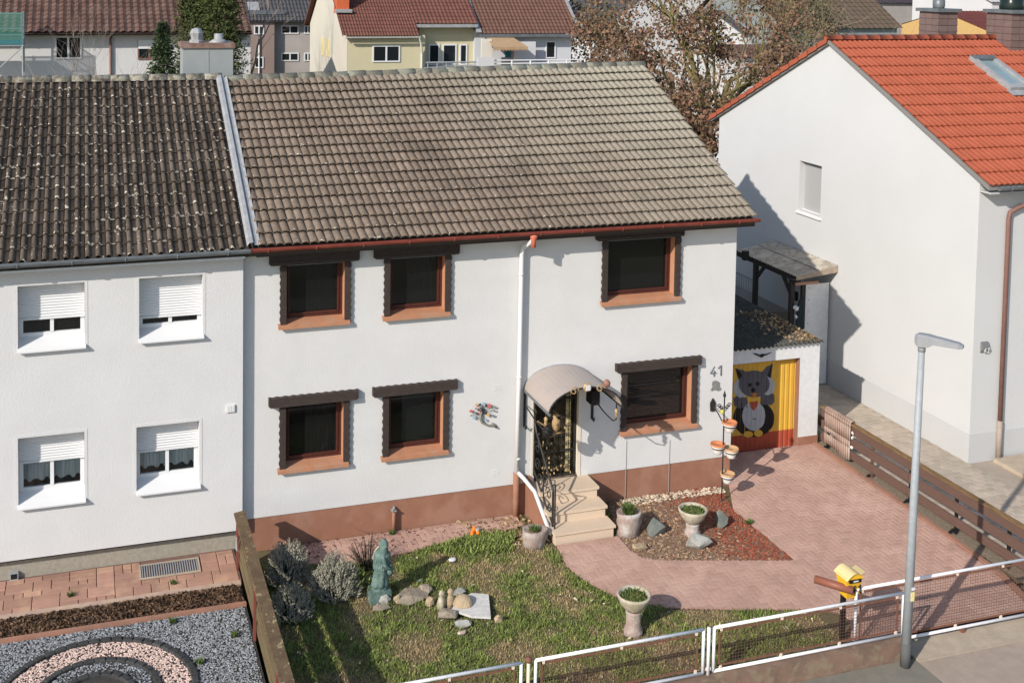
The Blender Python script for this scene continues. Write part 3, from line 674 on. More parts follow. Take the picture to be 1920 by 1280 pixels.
for s_ in (-1, 1):
    MB().tube([(CXc+s_*(.1+p[0]), yF-.03, 2.40+p[2]) for p in scroll(.16, .0, .09, 1.2, s_, 1)], .012, 5).build('scroll', m_bronze, cn)
mb = MB(); xx = CXc+CW*.72; mb.lathe([(.02,0),(.06,.03),(.07,.09),(.03,.14),(.01,.15)], (xx,yF+.25,2.30), 10); mb.build('rail_lamp', M('dull_copper', (.25,.13,.09), rough=.5), cn, True)
MB().box(CXc+.28, CXc+.44, yF+.35, yF+.62, 1.93, 2.20).build('lamp_housing', m_black, cn)
# vents, number, relief, tap
for k, (u, v) in enumerate(((932,727), (929,886))):
    p = PY(u, v, 0.); mb = MB()
    for i in range(4): mb.box(p.x-.075, p.x-.005, -.006, .004, p.z-.05+i*.03, p.z-.035+i*.03); mb.box(p.x+.005, p.x+.075, -.006, .004, p.z-.05+i*.03, p.z-.035+i*.03)
    mb.build('wall_vent', M('vent_white', (.62,.62,.61), rough=.7), house)
def digits(mb, txt, c, h, r, ax=Vector((1,0,0)), up=Vector((0,0,1)), gap=.75):
    G = {'4': [[(.55,1),(.05,.32),(.85,.32)],[(.6,.55),(.55,0)]], '1': [[(.1,.72),(.5,1),(.5,0)]], '3': [[(.1,.95),(.6,1),(.75,.78),(.35,.55),(.75,.3),(.55,0),(.05,.05)]]}
    for i, ch in enumerate(txt):
        for ln in G[ch]: mb.tube([Vector(c)+ax*((x+i*gap/.75)*h*.8)+up*(z*h) for x, z in ln], r, 5)
p = PY(1331, 706, -.012); mb = MB(); digits(mb, '41', p, .21, .013); mb.build('house_number', m_zincD, house)
p = PY(1341, 725, -.01)
mb = MB(); mb.prism([(p.x-.11,-.03,p.z-.06),(p.x-.03,-.03,p.z-.045),(p.x+.05,-.03,p.z-.075),(p.x+.12,-.03,p.z-.05),(p.x+.07,-.03,p.z+.03),(p.x+.075,-.03,p.z+.10),(p.x+.02,-.03,p.z+.13),(p.x-.06,-.03,p.z+.12),(p.x-.08,-.03,p.z+.07),(p.x-.06,-.03,p.z+.02)], (0,.028,0))
single(mb, 'wall_relief', M('grey_relief', (.16,.16,.145), (.24,.24,.22), 30, .8), 'small grey wall relief below the house number 41', 'ornament')
p = PY(738, 985, -.05); mb = MB(); mb.tube([(p.x,-.06,-.42), (p.x,-.06,-.02)], .035, 8)
tp = thing('vent_pipe', 'brown standpipe with metal bracket cap on the brown plinth', 'pipe', (p.x, -.06, -.42)); mb.build('pipe', m_plinth, tp, True)
mb = MB(); mb.tube([(p.x-.04,-.1,.0), (p.x,-.06,.015), (p.x+.02,-.0,.02)], .028, 8); mb.box(p.x-.05, p.x+.04, -.11, .0, -.02, .0); mb.build('cap', m_zinc, tp)
# wiring lines on the wall beside the door
mb = MB()
for u in (1175, 1258):
    p0 = PY(u-2 if u > 1200 else u, 825, 0); mb.box(p0.x-.005, p0.x+.005, -.008, .013, -.45, p0.z)
mb.build('wall_cable', M('grey_cable', (.26,.24,.22), rough=.7), house)

# ---------------------------------------------------------------- left house
lh = thing('terraced_house', 'white rendered house with rolled white shutters and lichen spotted dark roof', 'house', (-4.5, 4.6, -.4))
YL = -.15
WL = [(-3.72,-2.66,3.66,4.72), (-1.77,-.70,3.66,4.72), (-3.735,-2.675,.99,2.14), (-1.82,-.755,.99,2.12)]
WLx = WL+[(-6.6,-5.5,3.66,4.72), (-6.6,-5.5,.99,2.14)]
mb = MB(); wall_front(mb, -9., 0., .05, 5.2, YL, WLx, .36)
mb.quad((0,YL,.05), (0,.0,.05), (0,.0,5.2), (0,YL,5.2)); mb.quad((-9,9.4,-.6), (-9,YL,-.6), (-9,YL,5.2), (-9,9.4,5.2)); mb.quad((-9,YL,.05), (-9,0.02,.05), (0,.02,.05), (0,YL,.05)); mb.add([(-9,YL,5.2),(-9,4.7,7.6),(-9,9.4,5.2)], [(0,1,2)])
mb.build('wall', m_renderL, lh)
mb = MB(); mb.quad((-9,-.005,-.6), (0,-.005,-.6), (0,-.005,.05), (-9,-.005,.05)); mb.build('plinth', m_plinthL, lh)
mb = MB(); mb.box(-9, -.0, YL+.03, -.006, .018, .048); mb.build('drip_shade', m_gap_shade, lh)  # dark strip painted in as the shadow line under the render edge
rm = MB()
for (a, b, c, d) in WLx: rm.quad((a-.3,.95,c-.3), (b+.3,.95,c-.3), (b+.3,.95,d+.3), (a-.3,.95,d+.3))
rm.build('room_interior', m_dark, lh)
def white_window(op, drop, curtain, trim=True):
    a, b, c, d = op; wn = thing_part('window', lh, ((a+b)/2, YL+.1, c)); y = YL
    if trim:
        t = MB(); e = .05; t.box(a-e, a, y-.005, y+.01, c-.03, d+e); t.box(b, b+e, y-.005, y+.01, c-.03, d+e); t.box(a, b, y-.005, y+.01, d, d+e); t.build('surround', m_renderL, wn)
    zs = d-(d-c)*drop; mb = MB(); n = max(3, int((d-zs)/.045))
    for i in range(n):
        z0 = zs+(d-zs)*i/n; z1 = zs+(d-zs)*(i+1)/n; mb.add([(a+.002,y+.235,z0),(b-.002,y+.235,z0),(b-.002,y+.222,(z0+z1)/2),(a+.002,y+.222,(z0+z1)/2),(b-.002,y+.235,z1),(a+.002,y+.235,z1)], [(0,1,2,3),(3,2,4,5)])
    mb.box(a+.002, b-.002, y+.216, y+.245, zs-.03, zs); mb.build('shutter', m_pvc, wn)
    fr = MB(); w_ = .07; y0, y1 = y+.255, y+.32; c2 = c+.11
    fr.box(a+.003, b-.003, y0, y1, c2, c2+w_); fr.box(a+.003, a+w_, y0, y1, c2+w_, d-.003); fr.box(b-w_, b-.003, y0, y1, c2+w_, d-.003); mx = (a+b)/2; fr.box(mx-.03, mx+.03, y0-.01, y1, c2+w_, d-.003); fr.box(a+w_, b-w_, y0, y1, d-w_, d-.003)
    f_ = fr.build('frame', m_pvc, wn)
    for p, q in ((a+w_, mx-.03), (mx+.03, b-w_)): MB().box(p, q, y+.285, y+.29, c2+w_, d-w_).build('pane', m_glassL, wn)
    mb = MB(); mb.add([(a-.01,y-.09,c-.03),(b+.02,y-.09,c-.03),(b+.02,y-.09,c-.055),(a-.01,y-.09,c-.055),(a+.002,y+.255,c+.115),(b-.002,y+.255,c+.115),(a-.01,y,c-.055),(b+.02,y,c-.055),(b+.02,y,c+.004),(a-.01,y,c+.004)], [(3,2,1,0),(0,1,8,9),(9,8,5,4),(3,6,7,2),(1,2,7,8),(0,9,6,3)]); mb.build('sill', m_pvc, wn)
    if curtain:
        cu = MB(); n = 44; zb = c+.24
        for i in range(n):
            p, q = a+.05+(b-a-.1)*i/n, a+.05+(b-a-.1)*(i+1)/n; f1 = .03*math.sin(i*1.1)+.012*math.sin(i*2.7); f2 = .03*math.sin((i+1)*1.1)+.012*math.sin((i+1)*2.7); s1 = .03*math.sin(i*.8); s2 = .03*math.sin((i+1)*.8)
            cu.quad((p,y+.40+f1,zb+s1), (q,y+.40+f2,zb+s2), (q,y+.40+f2,d-.05), (p,y+.40+f1,d-.05))
        cu.build('curtain', m_curt, wn, True)
white_window(WL[0], .585, False); white_window(WL[1], .70, False); white_window(WL[2], .44, True); white_window(WL[3], .46, True)
white_window(WLx[4], .5, False); white_window(WLx[5], .4, False)
mb = MB(); mb.add([(-9.1,EY+.02,EZ-.07),(.06,EY+.02,EZ-.07),(.06,RY,RZ0-.02),(-9.1,RY,RZ0-.02),(.06,9.9,EZ-.05),(-9.1,9.9,EZ-.05),(-9.1,EY+.05,EZ-.17),(.06,EY+.05,EZ-.17),(.06,9.9,EZ-.17),(-9.1,9.9,EZ-.17)], [(0,1,2,3),(3,2,4,5),(6,0,3),(6,7,1,0),(1,7,8,4,2),(7,6,9,8),(0,6,9,5,3)])
lroof = mb.build('roof', M('left_deck', (.05,.04,.033), rough=1), lh)
def ribprof(w_):
    o = []
    for j in range(2):
        b_ = j*w_/2; h = w_/2
        o += [(b_, -.02), (b_+.05*h, .034), (b_+.24*h, .056), (b_+.44*h, .036), (b_+.50*h, .004), (b_+.92*h, .002)]
    return o+[(w_, -.02)]
tmL = tile_mesh('tile_dark', ribprof(.34), .40, .016, m_tileL, .044)
tile_roof(lroof, (-9.11,EY+.01,EZ-.045), (.07,EY+.01,EZ-.045), (-9.11,RY-.06,RZ0-.04), (.07,RY-.06,RZ0-.04), 27, 17, tmL, m_tileL, .34, .40/1.16, 300, sag=.0)
for i in range(24):
    x0 = -9.1+.385*i; dz = random.uniform(-.006, .006); mb = MB(); N_ = 8
    ring = lambda x, r: [(x, RY+math.cos(pi*k/N_)*r*1.05, RZ0+dz+.0+math.sin(pi*k/N_)*r) for k in range(N_+1)]
    A, B = ring(x0, .112), ring(x0+.41, .127); mb.add(A+B, [(k, k+1, N_+2+k, N_+1+k) for k in range(N_)]+[tuple(range(N_+1, 2*N_+2))]); mb.build('ridge_tile', m_ridgeL, lroof, True)
mb = MB(); n = 40
for i in range(n):
    t0, t1 = i/n, (i+1)/n; f = lambda t: (EY+(RY-.1-EY)*t, EZ+.03+(RZ0-.0-EZ)*t)
    (y0, z0), (y1, z1) = f(t0), f(t1); pr_ = [(.03,.0),(.07,.055),(.135,.065),(.155,.02),(.215,.012),(.26,.035)]
    for (xa, za), (xb, zb) in zip(pr_, pr_[1:]): mb.quad((xa,y0,z0+za), (xb,y0,z0+zb), (xb,y1,z1+za+(zb-za)), (xa,y1,z1+za))
mb.build('flashing', m_zinc, lroof, True)
gt = MB(); gutter(gt, -9.1, .085, EY-.06, EZ-.02, .066); gt.build('gutter', m_zincD, lh, True)
MB().box(-9.1, .0, EY+.02, YL-.004, EZ-.19, EZ-.15).build('soffit', m_white, lh)
p = PY(432, 765, YL); mb = MB(); mb.box(p.x-.075, p.x+.075, YL-.03, YL+.01, p.z-.065, p.z+.065); vb = mb.build('vent_box', m_white, lh)
mb = MB()
for i in range(3):
    for j in range(3): mb.box(p.x-.062+i*.043, p.x-.03+i*.043, YL-.036, YL-.029, p.z-.055+j*.038, p.z-.028+j*.038)
mb.build('vent_louvre', m_pvc, vb)
# chimney box of the left house
ch = thing_part('chimney', lh, (-.05, 5.6, 7.2)); mb = MB(); mb.box(-.59, .50, 5.5, 6.3, 6.9, 8.30); mb.build('shaft', M('grey_sheet', (.29,.31,.31), (.26,.28,.28), 2, .6), ch)
MB().box(-.045,-.03,5.492,5.502,7.2,8.3).build('seam', m_zinc, ch)
MB().box(-.63, .54, 5.46, 6.34, 8.27, 8.375).build('cap', M('cap_edge', (.17,.09,.07), (.24,.17,.14), 6, .7), ch)
mb = MB(); mb.lathe([(.16,0),(.16,.05),(.12,.07),(.13,.14),(.15,.22),(.10,.30),(.03,.33)], (-.27,5.85,8.37), 14, fn=lambda a, z: 1+.07*math.cos(a*9)); mb.build('cowl', m_zinc, ch)
mb = MB(); mb.lathe([(.24,0),(.13,.07),(.10,.08),(.10,.19),(.085,.20)], (.22,5.85,8.37), 14); mb.build('flue', m_zinc, ch, True)
# basement light well grate, floor lamp, small tap
p = (-1.79, -.77, -.645, -.16); g = thing('basement_grate', 'grey metal light well grate let into the slab path', 'grate', (-1.28, -.4, ZL)); mb = MB()
mb.box(p[0], p[1], p[2], p[2]+.03, ZL-.04, ZL+.012); mb.box(p[0], p[1], p[3]-.03, p[3], ZL-.04, ZL+.012); mb.box(p[0], p[0]+.03, p[2]+.03, p[3]-.03, ZL-.04, ZL+.012); mb.box(p[1]-.03, p[1], p[2]+.03, p[3]-.03, ZL-.04, ZL+.012); mb.build('frame', m_concL, g)
mb = MB(); mb.box(p[0]+.03, p[1]-.03, p[2]+.03, p[3]-.03, ZL-.0285, ZL-.024); mb.build('shaft', m_dark, g)
for i in range(24): MB().box(p[0]+.045+i*.04, p[0]+.06+i*.04, p[2]+.03, p[3]-.03, ZL-.02, ZL+.008).build('bar', m_steel, g)
mb = MB(); mb.box(-3.89, -3.75, -.075, -.004, ZL-.0, ZL+.13); fl = thing('wall_spotlight', 'small grey spotlight box at the foot of the left plinth', 'lamp', (-3.82, -.04, ZL)); mb.build('housing', m_steel, fl); MB().box(-3.87, -3.77, -.081, -.075, ZL+.025, ZL+.11).build('lens', m_black, fl)
# ---------------------------------------------------------------- right house
rh = thing('detached_house', 'white gabled house with bright orange tiled roof and slate clad chimneys', 'house', (20, 4.5, -.33))
XG, Y0, Y1, ZE, ZA, YA = 15.378, -.745, 9.744, 5.83, 8.37, 4.5
SL = .482
rz = lambda y: 8.50-SL*abs(YA-y)
win = [(PX(1541,310,XG).y, PX(1500,302,XG).y, 3.86, 5.17)]
mb = MB()
# gable wall facing the drive, with a window opening (built in yz)
ys = sorted({Y0, Y1, win[0][0], win[0][1], YA}); zs = sorted({-.5, ZE-.03, win[0][2], win[0][3]})
for a, b in zip(ys, ys[1:]):
    for c, d in zip(zs, zs[1:]):
        if win[0][0] < (a+b)/2 < win[0][1] and win[0][2] < (c+d)/2 < win[0][3]: continue
        mb.quad((XG,b,c), (XG,a,c), (XG,a,d), (XG,b,d))
mb.add([(XG,Y0,ZE-.03),(XG,YA,ZA),(XG,Y1,ZE-.03)], [(2,0,1)])
a, b, c, d = win[0]; q = XG+.2
mb.quad((XG,a,c), (q,a,c), (q,a,d), (XG,a,d)); mb.quad((XG,b,d), (q,b,d), (q,b,c), (XG,b,c)); mb.quad((XG,a,d), (q,a,d), (q,b,d), (XG,b,d)); mb.quad((XG,b,c), (q,b,c), (q,a,c), (XG,a,c))
mb.quad((XG,Y0,-.5), (30,Y0,-.5), (30,Y0,ZE), (XG,Y0,ZE)); mb.quad((30,Y1,-.5), (XG,Y1,-.5), (XG,Y1,ZE), (30,Y1,ZE)); mb.quad((30,Y0,-.5), (30,Y1,-.5), (30,Y1,ZE), (30,Y0,ZE))
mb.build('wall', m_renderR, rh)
mb = MB(); mb.add([(XG-.012,Y1,.30),(XG-.012,Y0-.012,.30),(XG-.012,Y0-.012,-.34),(XG-.012,Y1,-.34)], [(0,3,2,1)]); mb.quad((XG-.012,Y0-.012,-.34), (30,Y0-.012,-.34), (30,Y0-.012,.30), (XG-.012,Y0-.012,.30)); mb.quad((XG-.012,Y0-.012,.30), (30,Y0-.012,.30), (30,Y0,.30), (XG-.012,Y0,.30)); mb.quad((XG-.012,Y1,.30), (XG-.012,Y0,.30), (XG,Y0,.30), (XG,Y1,.30))
mb.build('plinth', M('white_plinth', (.47,.47,.465), (.45,.45,.445), 1, .9), rh)
wn = thing_part('window', rh, (XG, (a+b)/2, c)); MB().box(q-.03, q+.02, a, b, c+.0, d).build('shutter', M('grey_shutter', (.34,.34,.335), rough=.6), wn)
mb = MB(); mb.add([(XG-.06,a-.06,c-.05),(XG-.06,b+.06,c-.05),(XG-.06,b+.06,c-.085),(XG-.06,a-.06,c-.085),(q-.03,a,c+.015),(q-.03,b,c+.015),(XG,a-.06,c-.085),(XG,b+.06,c-.085),(XG,a-.06,c-.03),(XG,b+.06,c-.03)], [(0,1,2,3),(8,9,1,0),(4,5,9,8),(6,3,2,7),(0,3,6,8),(1,9,7,2)]); mb.build('sill', m_pvc, wn)
mb = MB(); mb.box(q-.04, q-.028, a, b, d-.06, d); mb.build('shutter_box', m_zincD, wn)
XR0, XR1 = 15.27, 26.0; ye, yb_ = -1.13, 10.13
mb = MB(); t = .11
def slab(ya, yb2): mb.add([(XR0+.02,ya,rz(ya)-.06),(XR1,ya,rz(ya)-.06),(XR1,yb2,rz(yb2)-.06),(XR0+.02,yb2,rz(yb2)-.06),(XR0+.02,ya,rz(ya)-.06-t),(XR1,ya,rz(ya)-.06-t),(XR1,yb2,rz(yb2)-.06-t),(XR0+.02,yb2,rz(yb2)-.06-t)], [(0,1,2,3),(7,6,5,4),(0,4,5,1),(1,5,6,2),(2,6,7,3),(3,7,4,0)])
slab(ye+.04, YA); slab(YA, yb_-.04)
rroof = mb.build('roof', M('grey_verge', (.20,.19,.18), rough=.9), rh)
def wavep(w_): 
    o = []; n = 10
    for i in range(n+1):
        t_ = i/n; o.append((t_*w_, .016*math.cos(2*pi*2*t_)))
    return o
tmR = tile_mesh('tile_orange', wavep(.30), .48, .024, m_tileR, .036)
chim2 = (20.45, 3.86)
sky_c = onp(1875, 143, (0,YA,8.44), (0,-SL,1))
def skip(p): return False
tile_roof(rroof, (XR0,ye,rz(ye)-.045), (XR0+21*.30,ye,rz(ye)-.045), (XR0,YA-.05,rz(YA)-.065), (XR0+21*.30,YA-.05,rz(YA)-.065), 21, 14, tmR, m_tileR, .30, .48/1.12, 300)
# verge tiles on the back slope seen along the gable edge
n = 14
for i in range(n):
    ya = yb_-(yb_-YA)*i/n; y2 = yb_-(yb_-YA)*(i+1)/n; mb = MB()
    mb.add([(XR0-.03,ya,rz(ya)-.115),(XR0-.03,y2,rz(y2)-.14),(XR0-.03,y2-.03,rz(y2)-.005),(XR0-.03,ya,rz(ya)+.03),(XR0+.35,ya,rz(ya)+.03),(XR0+.35,y2-.03,rz(y2)-.005)], [(0,1,2,3),(3,2,5,4)]); mb.add([(XR0-.03,ya,rz(ya)-.115),(XR0-.03,ya,rz(ya)+.03),(XR0+.35,ya,rz(ya)+.03)], [(0,1,2)])
    mb.build('verge_tile', m_tileR, rroof)
for i in range(28):
    x0 = XR0-.02+.38*i; mb = MB(); N_ = 8
    if x0 > 25.5: break
    ring = lambda x, r: [(x, YA+math.cos(pi*k/N_)*r, rz(YA)-.045+math.sin(pi*k/N_)*r*.85) for k in range(N_+1)]
    A, B = ring(x0, .130), ring(x0+.40, .128); mb.add(A+B, [(k, k+1, N_+2+k, N_+1+k) for k in range(N_)]+[tuple(range(N_+1))]); mb.build('ridge_tile', m_tileR, rroof, True)
gt = MB(); gutter(gt, XR0+.2, 20, ye-.06, rz(ye)-.09, .06); gt.build('gutter', m_zincD, rh, True)
MB().box(XR0+.1, 25, ye+.06, Y0-.013, rz(ye)-.24, rz(ye)-.2).build('soffit', M('grey_soffit', (.42,.42,.42), rough=.8), rh)
dp = MB(); p0 = PY(1890, 395, Y0-.06); xx = p0.x+.02
dp.tube([(xx+.9,ye-.06,rz(ye)-.13), (xx+.85,ye-.0,rz(ye)-.30), (xx+.25,Y0-.08,5.18), (xx+.03,Y0-.07,5.08), (xx,Y0-.07,4.95), (xx,Y0-.07,.55)], .05, 10); dpo = dp.build('downpipe', m_brpipe, rh, True)
MB().tube([(xx,Y0-.07,.55), (xx,Y0-.07,-.33)], .058, 10).build('standpipe', M('tan_standpipe', (.33,.26,.21), (.28,.22,.18), 9, .7), dpo, True)
p = PY(1848, 652, Y0-.06); hn = thing_part('house_number_lamp', rh, (p.x, Y0-.05, p.z-.12))
mb = MB(); mb.add([(p.x-.085,Y0,p.z-.13),(p.x+.085,Y0,p.z-.13),(p.x+.085,Y0,p.z+.12),(p.x-.085,Y0,p.z+.12),(p.x-.085,Y0-.09,p.z-.02),(p.x+.085,Y0-.09,p.z-.02),(p.x+.085,Y0-.05,p.z+.12),(p.x-.085,Y0-.05,p.z+.12)], [(0,1,5,4),(4,5,6,7),(7,6,2,3),(0,4,7,3),(1,2,6,5)]); mb.build('housing', M('grey_housing', (.16,.16,.165), rough=.5), hn)
mb = MB(); digits(mb, '43', (p.x-.06, Y0-.062, p.z-.10), .10, .008, up=Vector((0,-.4,1))); mb.build('digits', M('pale_digits', (.55,.55,.52), rough=.6), hn)
m_slate = M('brown_slate', (.155,.105,.095), (.135,.09,.082), 5, .7, rnd=.07)
def chimney(x0, x1, y0, y1, zb, zt, pot, smooth=False):
    c_ = thing_part('chimney', rh, ((x0+x1)/2, (y0+y1)/2, zb)); MB().box(x0+.02, x1-.02, y0+.02, y1-.02, zb, zt).build('shaft', m_gap_shade, c_)
    mb = MB(); nz = max(2, int((zt-zb)/.17)); h = (zt-zb)/nz
    for k in range(nz):
        z0 = zb+k*h; nsx = max(2, int((x1-x0)/.24)); nsy = max(2, int((y1-y0)/.24))
        for i in range(nsx):
            a_ = x0+(x1-x0)*i/nsx; b_ = x0+(x1-x0)*(i+1)/nsx; mb.add([(a_+.003,y0-.006,z0),(b_-.003,y0-.006,z0),(b_-.003,y0+.012,z0+h*1.1),(a_+.003,y0+.012,z0+h*1.1),(a_+.003,y0+.012,z0),(b_-.003,y0+.012,z0)], [(0,1,2,3),(4,5,1,0)])
        for i in range(nsy):
            a_ = y0+(y1-y0)*i/nsy; b_ = y0+(y1-y0)*(i+1)/nsy; mb.add([(x0-.006,b_-.003,z0),(x0-.006,a_+.003,z0),(x0+.012,a_+.003,z0+h*1.1),(x0+.012,b_-.003,z0+h*1.1)], [(0,1,2,3)]); mb.add([(x1+.006,a_+.003,z0),(x1+.006,b_-.003,z0),(x1-.012,b_-.003,z0+h*1.1),(x1-.012,a_+.003,z0+h*1.1)], [(0,1,2,3)])
    mb.build('slate_cladding', m_slate, c_)
    MB().box(x0-.07, x1+.07, y0-.07, y1+.07, zt, zt+.09).build('cap', m_zincD, c_)
    cx, cy = (x0+x1)/2, (y0+y1)/2
    if pot == 1:
        MB().lathe([(.14,0),(.16,.05),(.16,.22),(.13,.24)], (cx,cy,zt+.09), 14).build('flue', m_zincD, c_, True); MB().lathe([(.12,0),(.12,.12),(.1,.14)], (cx,cy,zt+.33), 12).build('flue_top', m_steel, c_, True)
    else: MB().lathe([(.30,0),(.31,.06),(.30,.26),(.26,.31),(.1,.33)], (cx,cy,zt+.09), 18).build('cowl', M('dark_green_cowl', (.012,.02,.018), rough=.25), c_, True)
chimney(19.10, 19.72, 5.0, 5.76, 7.9, 9.13, 1)
chimney(20.45, 21.25, 3.86, 4.76, 7.9, 9.14, 2)
# roof window
def onroof(u, v): return onp(u, v, (0,YA,8.47), (0,-SL,1))
A, B, Cc, Dd = onroof(1830,116), onroof(1866,115), onroof(1922,166), onroof(1886,172)
sw = thing_part('roof_window', rh, A); X_ = (B-A).normalized(); U_ = (A-Dd).normalized(); Nn = Vector((0,-SL,1)).normalized()
wd = (B-A).length; hh = (A-Dd).length; c0 = (A+B+Cc+Dd)/4; X_ = Vector((1,0,0)); U_ = Vector((0,1,SL)).normalized(); hh = 1.55; wd = .72
for s_ in (-1, 1): MB().ob(c0+X_*s_*(wd/2-.05)+Nn*.06, X_, U_, Nn, .06, hh/2, .07).build('side_rail', m_zinc, sw)
for s_ in (-1, 1): MB().ob(c0+U_*s_*(hh/2-.08)+Nn*.07, X_, U_, Nn, wd/2, .09, .065).build('cross_rail', m_zinc if s_ < 0 else m_zincD, sw)
MB().ob(c0+Nn*.055, X_, U_, Nn, wd/2-.1, hh/2-.16, .01).build('pane', M('sky_glass', (.20,.27,.29), rough=.08, spec=.8), sw)
MB().ob(c0-U_*(hh/2+.1)+Nn*.045, X_, U_, Nn, wd/2+.08, .12, .01).build('flashing', m_zinc, sw)

# ---------------------------------------------------------------- garage
ga = thing('garage', 'white garage with painted animal door and corrugated roof', 'garage', (11.5, 4, -.45))
GY = 1.22; GX1 = 12.97; GT = 1.90
D_ = (10.3, 12.46, -.47, 1.585)
mb = MB(); wall_front(mb, 10.003, GX1, -.6, GT, GY, [D_], .22); mb.quad((GX1,GY,-.6), (GX1,7.2,-.6), (GX1,7.2,GT+.1), (GX1,GY,GT)); mb.build('wall', m_white, ga)
mb = MB(); mb.box(D_[1]+.004, GX1+.008, GY-.012, GY+.05, -.5, -.22); mb.build('plinth', m_plinth, ga)
mb = MB(); mb.quad((D_[1]-.003,GY-.004,D_[2]), (D_[1]-.003,GY-.004,D_[3]), (D_[1]-.003,GY+.22,D_[3]), (D_[1]-.003,GY+.22,D_[2])); mb.quad((D_[0],GY-.004,D_[3]-.003), (D_[1],GY-.004,D_[3]-.003), (D_[1],GY+.22,D_[3]-.003), (D_[0],GY+.22,D_[3]-.003)); mb.build('reveal', M('brown_reveal', (.27,.14,.09), (.24,.12,.08), 5, .8), ga)
gd = thing_part('garage_door', ga, (11.4, GY+.18, -.47)); DYp = GY+.16
def rib(x): 
    t = (x*8.2) % 1.; return -.014 if .18 < t < .82 else (0 if t < .1 or t > .9 else -.007)
def paint(shape, layer, name, mat, par=gd):
    """fill a closed outline (door plane x,z) with strips that follow the ribs of the sheet"""
    x0 = min(p[0] for p in shape); x1 = max(p[0] for p in shape); n = max(2, int((x1-x0)/.0122)); mb = MB(); N_ = len(shape); L_ = -.0028*layer
    def spans(x):
        zs_ = []
        for i in range(N_):
            (xa, za), (xb, zb) = shape[i], shape[(i+1) % N_]
            if (xa > x) != (xb > x): zs_.append(za+(zb-za)*(x-xa)/(xb-xa))
        return sorted(zs_)
    e = 1e-5
    for i in range(n):
        xa = x0+(x1-x0)*i/n+e; xb = x0+(x1-x0)*(i+1)/n-e; sa, sb = spans(xa), spans(xb)
        if len(sa) != len(sb):
            sm = spans((xa+xb)/2); sa = sa if len(sa) == len(sm) else sm; sb = sb if len(sb) == len(sm) else sm
        for k in range(0, min(len(sa), len(sb))-1, 2):
            mb.quad((xa,DYp+rib(xa)+L_,sa[k]), (xb,DYp+rib(xb)+L_,sb[k]), (xb,DYp+rib(xb)+L_,sb[k+1]), (xa,DYp+rib(xa)+L_,sa[k+1]))
    return mb.build(name, mat, par)
mY = M('door_yellow', (.60,.35,.05), (.56,.325,.045), 3, .6); mR = M('door_red', (.36,.07,.035), (.32,.06,.03), 3, .6)
mGr = M('paint_grey', (.092,.088,.098), (.08,.077,.086), 6, .7); mLg = M('paint_pale', (.36,.37,.38), (.33,.34,.35), 5, .7); mBk = M('paint_black', (.010,.009,.010), rough=.65); mOr = M('paint_orange', (.42,.15,.03), rough=.65)
def dpt(cx, cy): q_ = PY(1310+cx/4, 620+cy/4, DYp); return (q_.x, q_.z)
def ell(cx, cy, rx, ry, n=28): return [dpt(cx+rx*math.cos(2*pi*k/n), cy+ry*math.sin(2*pi*k/n)) for k in range(n)]
zb = dpt(735, 728)[1]
paint([(D_[0],zb),(D_[1],zb),(D_[1],D_[3]),(D_[0],D_[3])], 0, 'upper_sheet', mY); paint([(D_[0],D_[2]),(D_[1],D_[2]),(D_[1],zb),(D_[0],zb)], 0, 'lower_sheet', mR)
for nm, shp, ly, mt in (('painted_body', ell(410,655,156,140), 1, mBk), ('painted_arm', [dpt(*q_) for q_ in ((258,500),(285,486),(362,500),(362,575),(300,578),(262,560))], 2, mGr), ('painted_arm', [dpt(*q_) for q_ in ((462,478),(540,455),(566,480),(566,530),(540,556),(465,548))], 2, mGr),
    ('painted_neck', [dpt(*q_) for q_ in ((362,490),(464,480),(462,555),(364,562))], 2, mY), ('painted_belly', ell(410,636,88,110), 3, mLg), ('painted_cheek', ell(316,428,60,70), 3, mLg), ('painted_cheek', ell(512,410,56,70), 3, mLg),
    ('painted_ear', [dpt(*q_) for q_ in ((270,278),(330,292),(372,318),(300,372))], 3, mGr), ('painted_ear', [dpt(*q_) for q_ in ((552,243),(500,272),(470,310),(540,360))], 3, mGr), ('ear_inner', [dpt(*q_) for q_ in ((271,282),(305,300),(330,340),(302,362))], 4, mBk), ('ear_inner', [dpt(*q_) for q_ in ((549,250),(530,275),(512,335),(535,350))], 4, mBk),
    ('painted_head', ell(412,395,116,100), 5, mGr), ('painted_eye', ell(380,402,15,14,14), 6, mBk), ('painted_eye', ell(437,394,15,14,14), 6, mBk), ('painted_nose', ell(404,441,16,18,14), 6, mBk), ('painted_beak', [dpt(*q_) for q_ in ((386,470),(410,462),(438,466),(414,503))], 6, mOr),
    ('painted_tie', [dpt(*q_) for q_ in ((376,532),(410,526),(442,524),(432,570),(406,596),(386,572))], 5, mR), ('painted_navel', [dpt(*q_) for q_ in ((400,645),(410,655),(428,656),(424,662),(404,660))], 5, mBk), ('painted_foot', ell(368,772,36,24), 4, mY), ('painted_foot', ell(443,764,34,26), 4, mY)):
    paint(shp, ly, nm, mt)
bz = dpt(472, 182); mb = MB(); q_ = [(405,168),(440,172),(462,182),(478,172),(500,176),(545,162),(520,176),(490,188),(470,202),(455,192),(430,182)]
pp = [PY(1310+x/4, 620+y/4, GY-.02) for x, y in q_]; mb.prism([(p.x, GY-.03, p.z) for p in reversed(pp)], (0,.02,0)); mb.build('bird_silhouette', m_black, ga)
